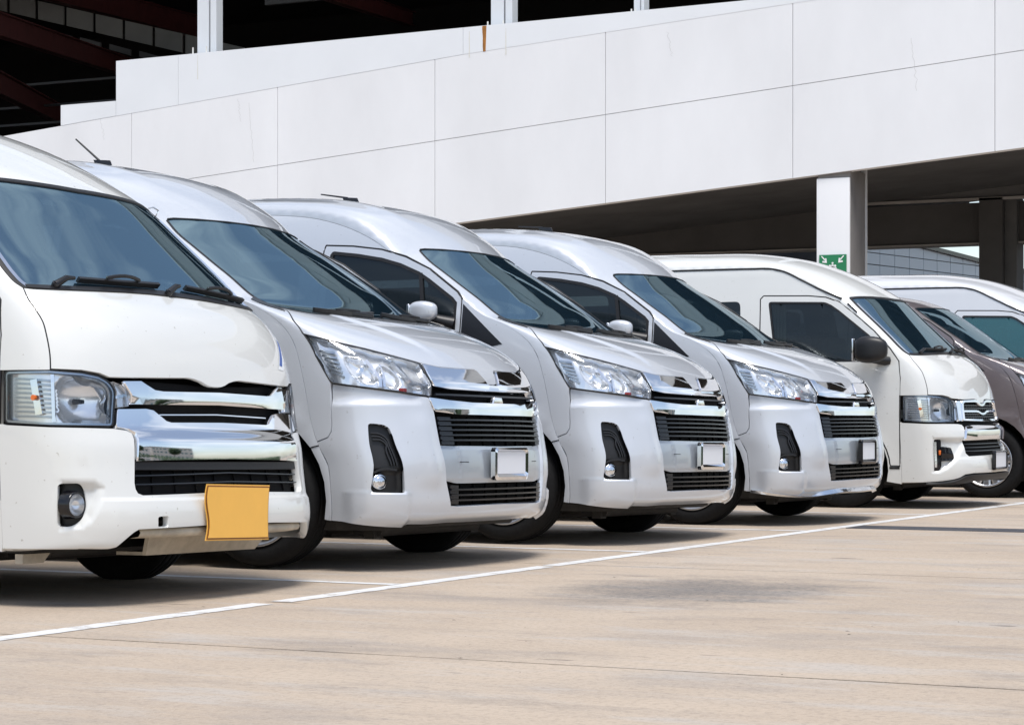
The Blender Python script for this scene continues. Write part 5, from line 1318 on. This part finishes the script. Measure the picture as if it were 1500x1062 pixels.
for i, (x, y, w, d, hh) in enumerate(((44, -28, 26, 12, 7.0), (48, 4, 20, 14, 8.5), (46, 30, 22, 12, 6.2), (50, 60, 30, 14, 9.5))):
    t = empty('low_block', (x, y, 0)); tag(t, ['cream', 'grey', 'pale', 'tall grey'][i]+' low block across the lane beyond the hedge', 'building')
    mb = MB(); mb.box((0, -w/2, 0), (d, w/2, hh)); mb.build('wall', 'block_wall_%d' % (i % 3), t)
    mb = MB(); mb.box((-.3, -w/2-.3, hh), (d+.3, w/2+.3, hh+.35)); mb.build('roof', 'dark_concrete', t)
    for k in range(int(w//3)):
        for z in np.arange(1.2, hh-1.5, 3.0): 
            mb = MB(); yy = -w/2+1+k*3; mb.box((-.04, yy, z), (.05, yy+1.7, z+1.3)); mb.build('window', 'facade_glass', t)
kk = empty('kiosk', (30, 14, 0)); tag(kk, 'small red kiosk across the lane', 'kiosk'); mb = MB(); mb.box((-1.5, -1.8, 0), (1.5, 1.8, 2.7)); mb.build('body', 'kiosk_red', kk); mb = MB(); mb.box((-1.53, -1.3, 1.0), (-1.5, 1.3, 2.0)); mb.build('hatch', 'sign_white', kk)
for i, (x, y, hh) in enumerate(((27, -12, 6), (29, 1, 5), (28, 24, 7), (27, 40, 6))):
    t = empty('tree', (x, y, 0)); tag(t, ['bushy', 'short', 'tall', 'broad'][i]+' green tree behind the hedge across the lane', 'tree')
    mb = MB(); mb.tube([(0, 0, 0), (.05, .1, hh*.4), (.1, 0, hh*.8)], [.16, .12, .04], 8); mb.build('trunk', 'bark', t)
    r = random.Random(i); v = []; f = []
    for k in range(2600):
        q = Vector((r.gauss(0, 1), r.gauss(0, 1), r.gauss(0, 1))); q = q.normalized()*r.uniform(.4, 1)**.5; p = Vector((q.x*hh*.32, q.y*hh*.36, hh*.68+q.z*hh*.30)); u = Vector((r.gauss(0, 1), r.gauss(0, 1), r.gauss(0, 1))).normalized()*.2; w_ = u.orthogonal()*.8; o = len(v); v += [p+u, p+w_, p-u, p-w_]; f.append((o, o+1, o+2, o+3))
    mb = MB(); mb.add(v, f); c_ = mb.build('crown', 'leaf', t, fix=False)

# ------------------------------------------------------------------ the vans
GROUP = 'vans parked side by side in marked bays'
def place(o, X, Y, yaw=0, roll=0, z=0, sc=1):
    o.location = (X, Y, z); o.rotation_euler = (R(roll), 0, R(yaw)); o.scale = (sc, sc, sc)
v1 = empty('van'); old_van(v1, 'white_paint', 'a')
tag(v1, 'cream white high roof van with a blank yellow plate and chrome bumper trim', 'van', GROUP); place(v1, -5.745, 8.467, -.103, -1.036)
v2 = empty('van'); new_van(v2, 'silver_paint')
tag(v2, 'silver long nosed van beside the cream van with yellow plate, antenna raised', 'van', GROUP); place(v2, -5.657, 10.96, 0, -.75)
v3 = copy_tree(v2); tag(v3, 'middle one of the three silver long nosed vans, its antenna folded flat', 'van', GROUP); place(v3, -5.568, 13.6, -.759, -.894)
v4 = copy_tree(v2); tag(v4, 'silver long nosed van with black framed plate and a bright lip under its bumper', 'van', GROUP); place(v4, -5.481, 16.445, -2.046, -.066)
def kids(o, n): return [c for c in o.children if c.name.split('.')[0] == n]
for v in (v3, v4):
    for a in kids(v, 'antenna_base'):
        for r_ in kids(a, 'antenna_rod'): r_.rotation_euler = (0, R(4 if v is v4 else 9), 0)
for p in kids(v4, 'number_plate'):
    repaint(p, 'chrome', 'gloss_black'); p.location = (0, .03, -.045); p.scale = (1, .80, 1.06)
# bright lip under the bumper of the third silver van
hN = new_hull(); mb = MB()
pth = [(-1.13, .012), (-.9, .008), (-.60, .006), (-.52, .03), (-.40, .050), (0, .055), (.40, .05), (.52, .03), (.60, .006), (.9, .008), (1.13, .012)]
mb.add(*hb(hN.front, sm(pth, 60), .020, .05, .026)); mb.build('front_lip', 'satin_chrome', v4)
v5 = empty('van'); old_van(v5, 'white_paint', 'b')
tag(v5, 'white high roof van with black door mirrors and wavy chrome grille', 'van', GROUP); place(v5, -5.466, 19.894, .102, .165, .0)
v6 = empty('van'); new_van(v6, 'mauve_paint', low=True, spokes=15, style='twin')
tag(v6, 'purple brown low roof van with multi spoke wheels at the right edge', 'van', GROUP); place(v6, -5.10, 22.85, 1.5, 0)
v7 = copy_tree(v5); repaint(v7, 'white_paint', 'pearl_paint'); repaint(v7, 'side_glass', 'teal_glass')
tag(v7, 'farthest white high roof van, behind the brown van, with a teal side window', 'van', GROUP); place(v7, -5.30, 25.75, .5, 0, 0, 1.055)
hO = old_hull(); mb = PM().sheet(hO.front, sym([(0, 2.01), (-.5, 2.025), (-.90, 2.036), (-.96, 2.02), (-.96, 1.96), (-.5, 1.95), (0, 1.94)]), off=.006, ins=0, dens=.06, depth=.004); mb.build('sun_strip', 'cyan_film', v7)
# stickers behind the windscreen of the nearest van
for i, (a, b, w, hh) in enumerate(((-.455, 1.395, .05, .04), (-.335, 1.372, .06, .04), (-.395, 1.86, .10, .035))):
    mb = PM().sheet(hO.front, [(a, b), (a+w, b), (a+w*.9, b+hh), (a, b+hh)], off=-.0125, ins=0, dens=.05, rim=False); mb.build('windscreen_sticker', 'sticker', kids(v1, 'windscreen')[0])
mat('sticker_blue', (.03, .09, .35), .4)
PM().sheet(hO.front, [(.585, .865), (.655, .860), (.815, 1.015), (.790, 1.045)], off=.0015, ins=0, dens=.05, rim=False).build('corner_sticker', 'sticker', v1)
PM().sheet(hO.front, [(.615, .885), (.650, .880), (.790, 1.005), (.775, 1.025)], off=.0025, ins=0, dens=.05, rim=False).build('corner_lettering', 'sticker_blue', v1)
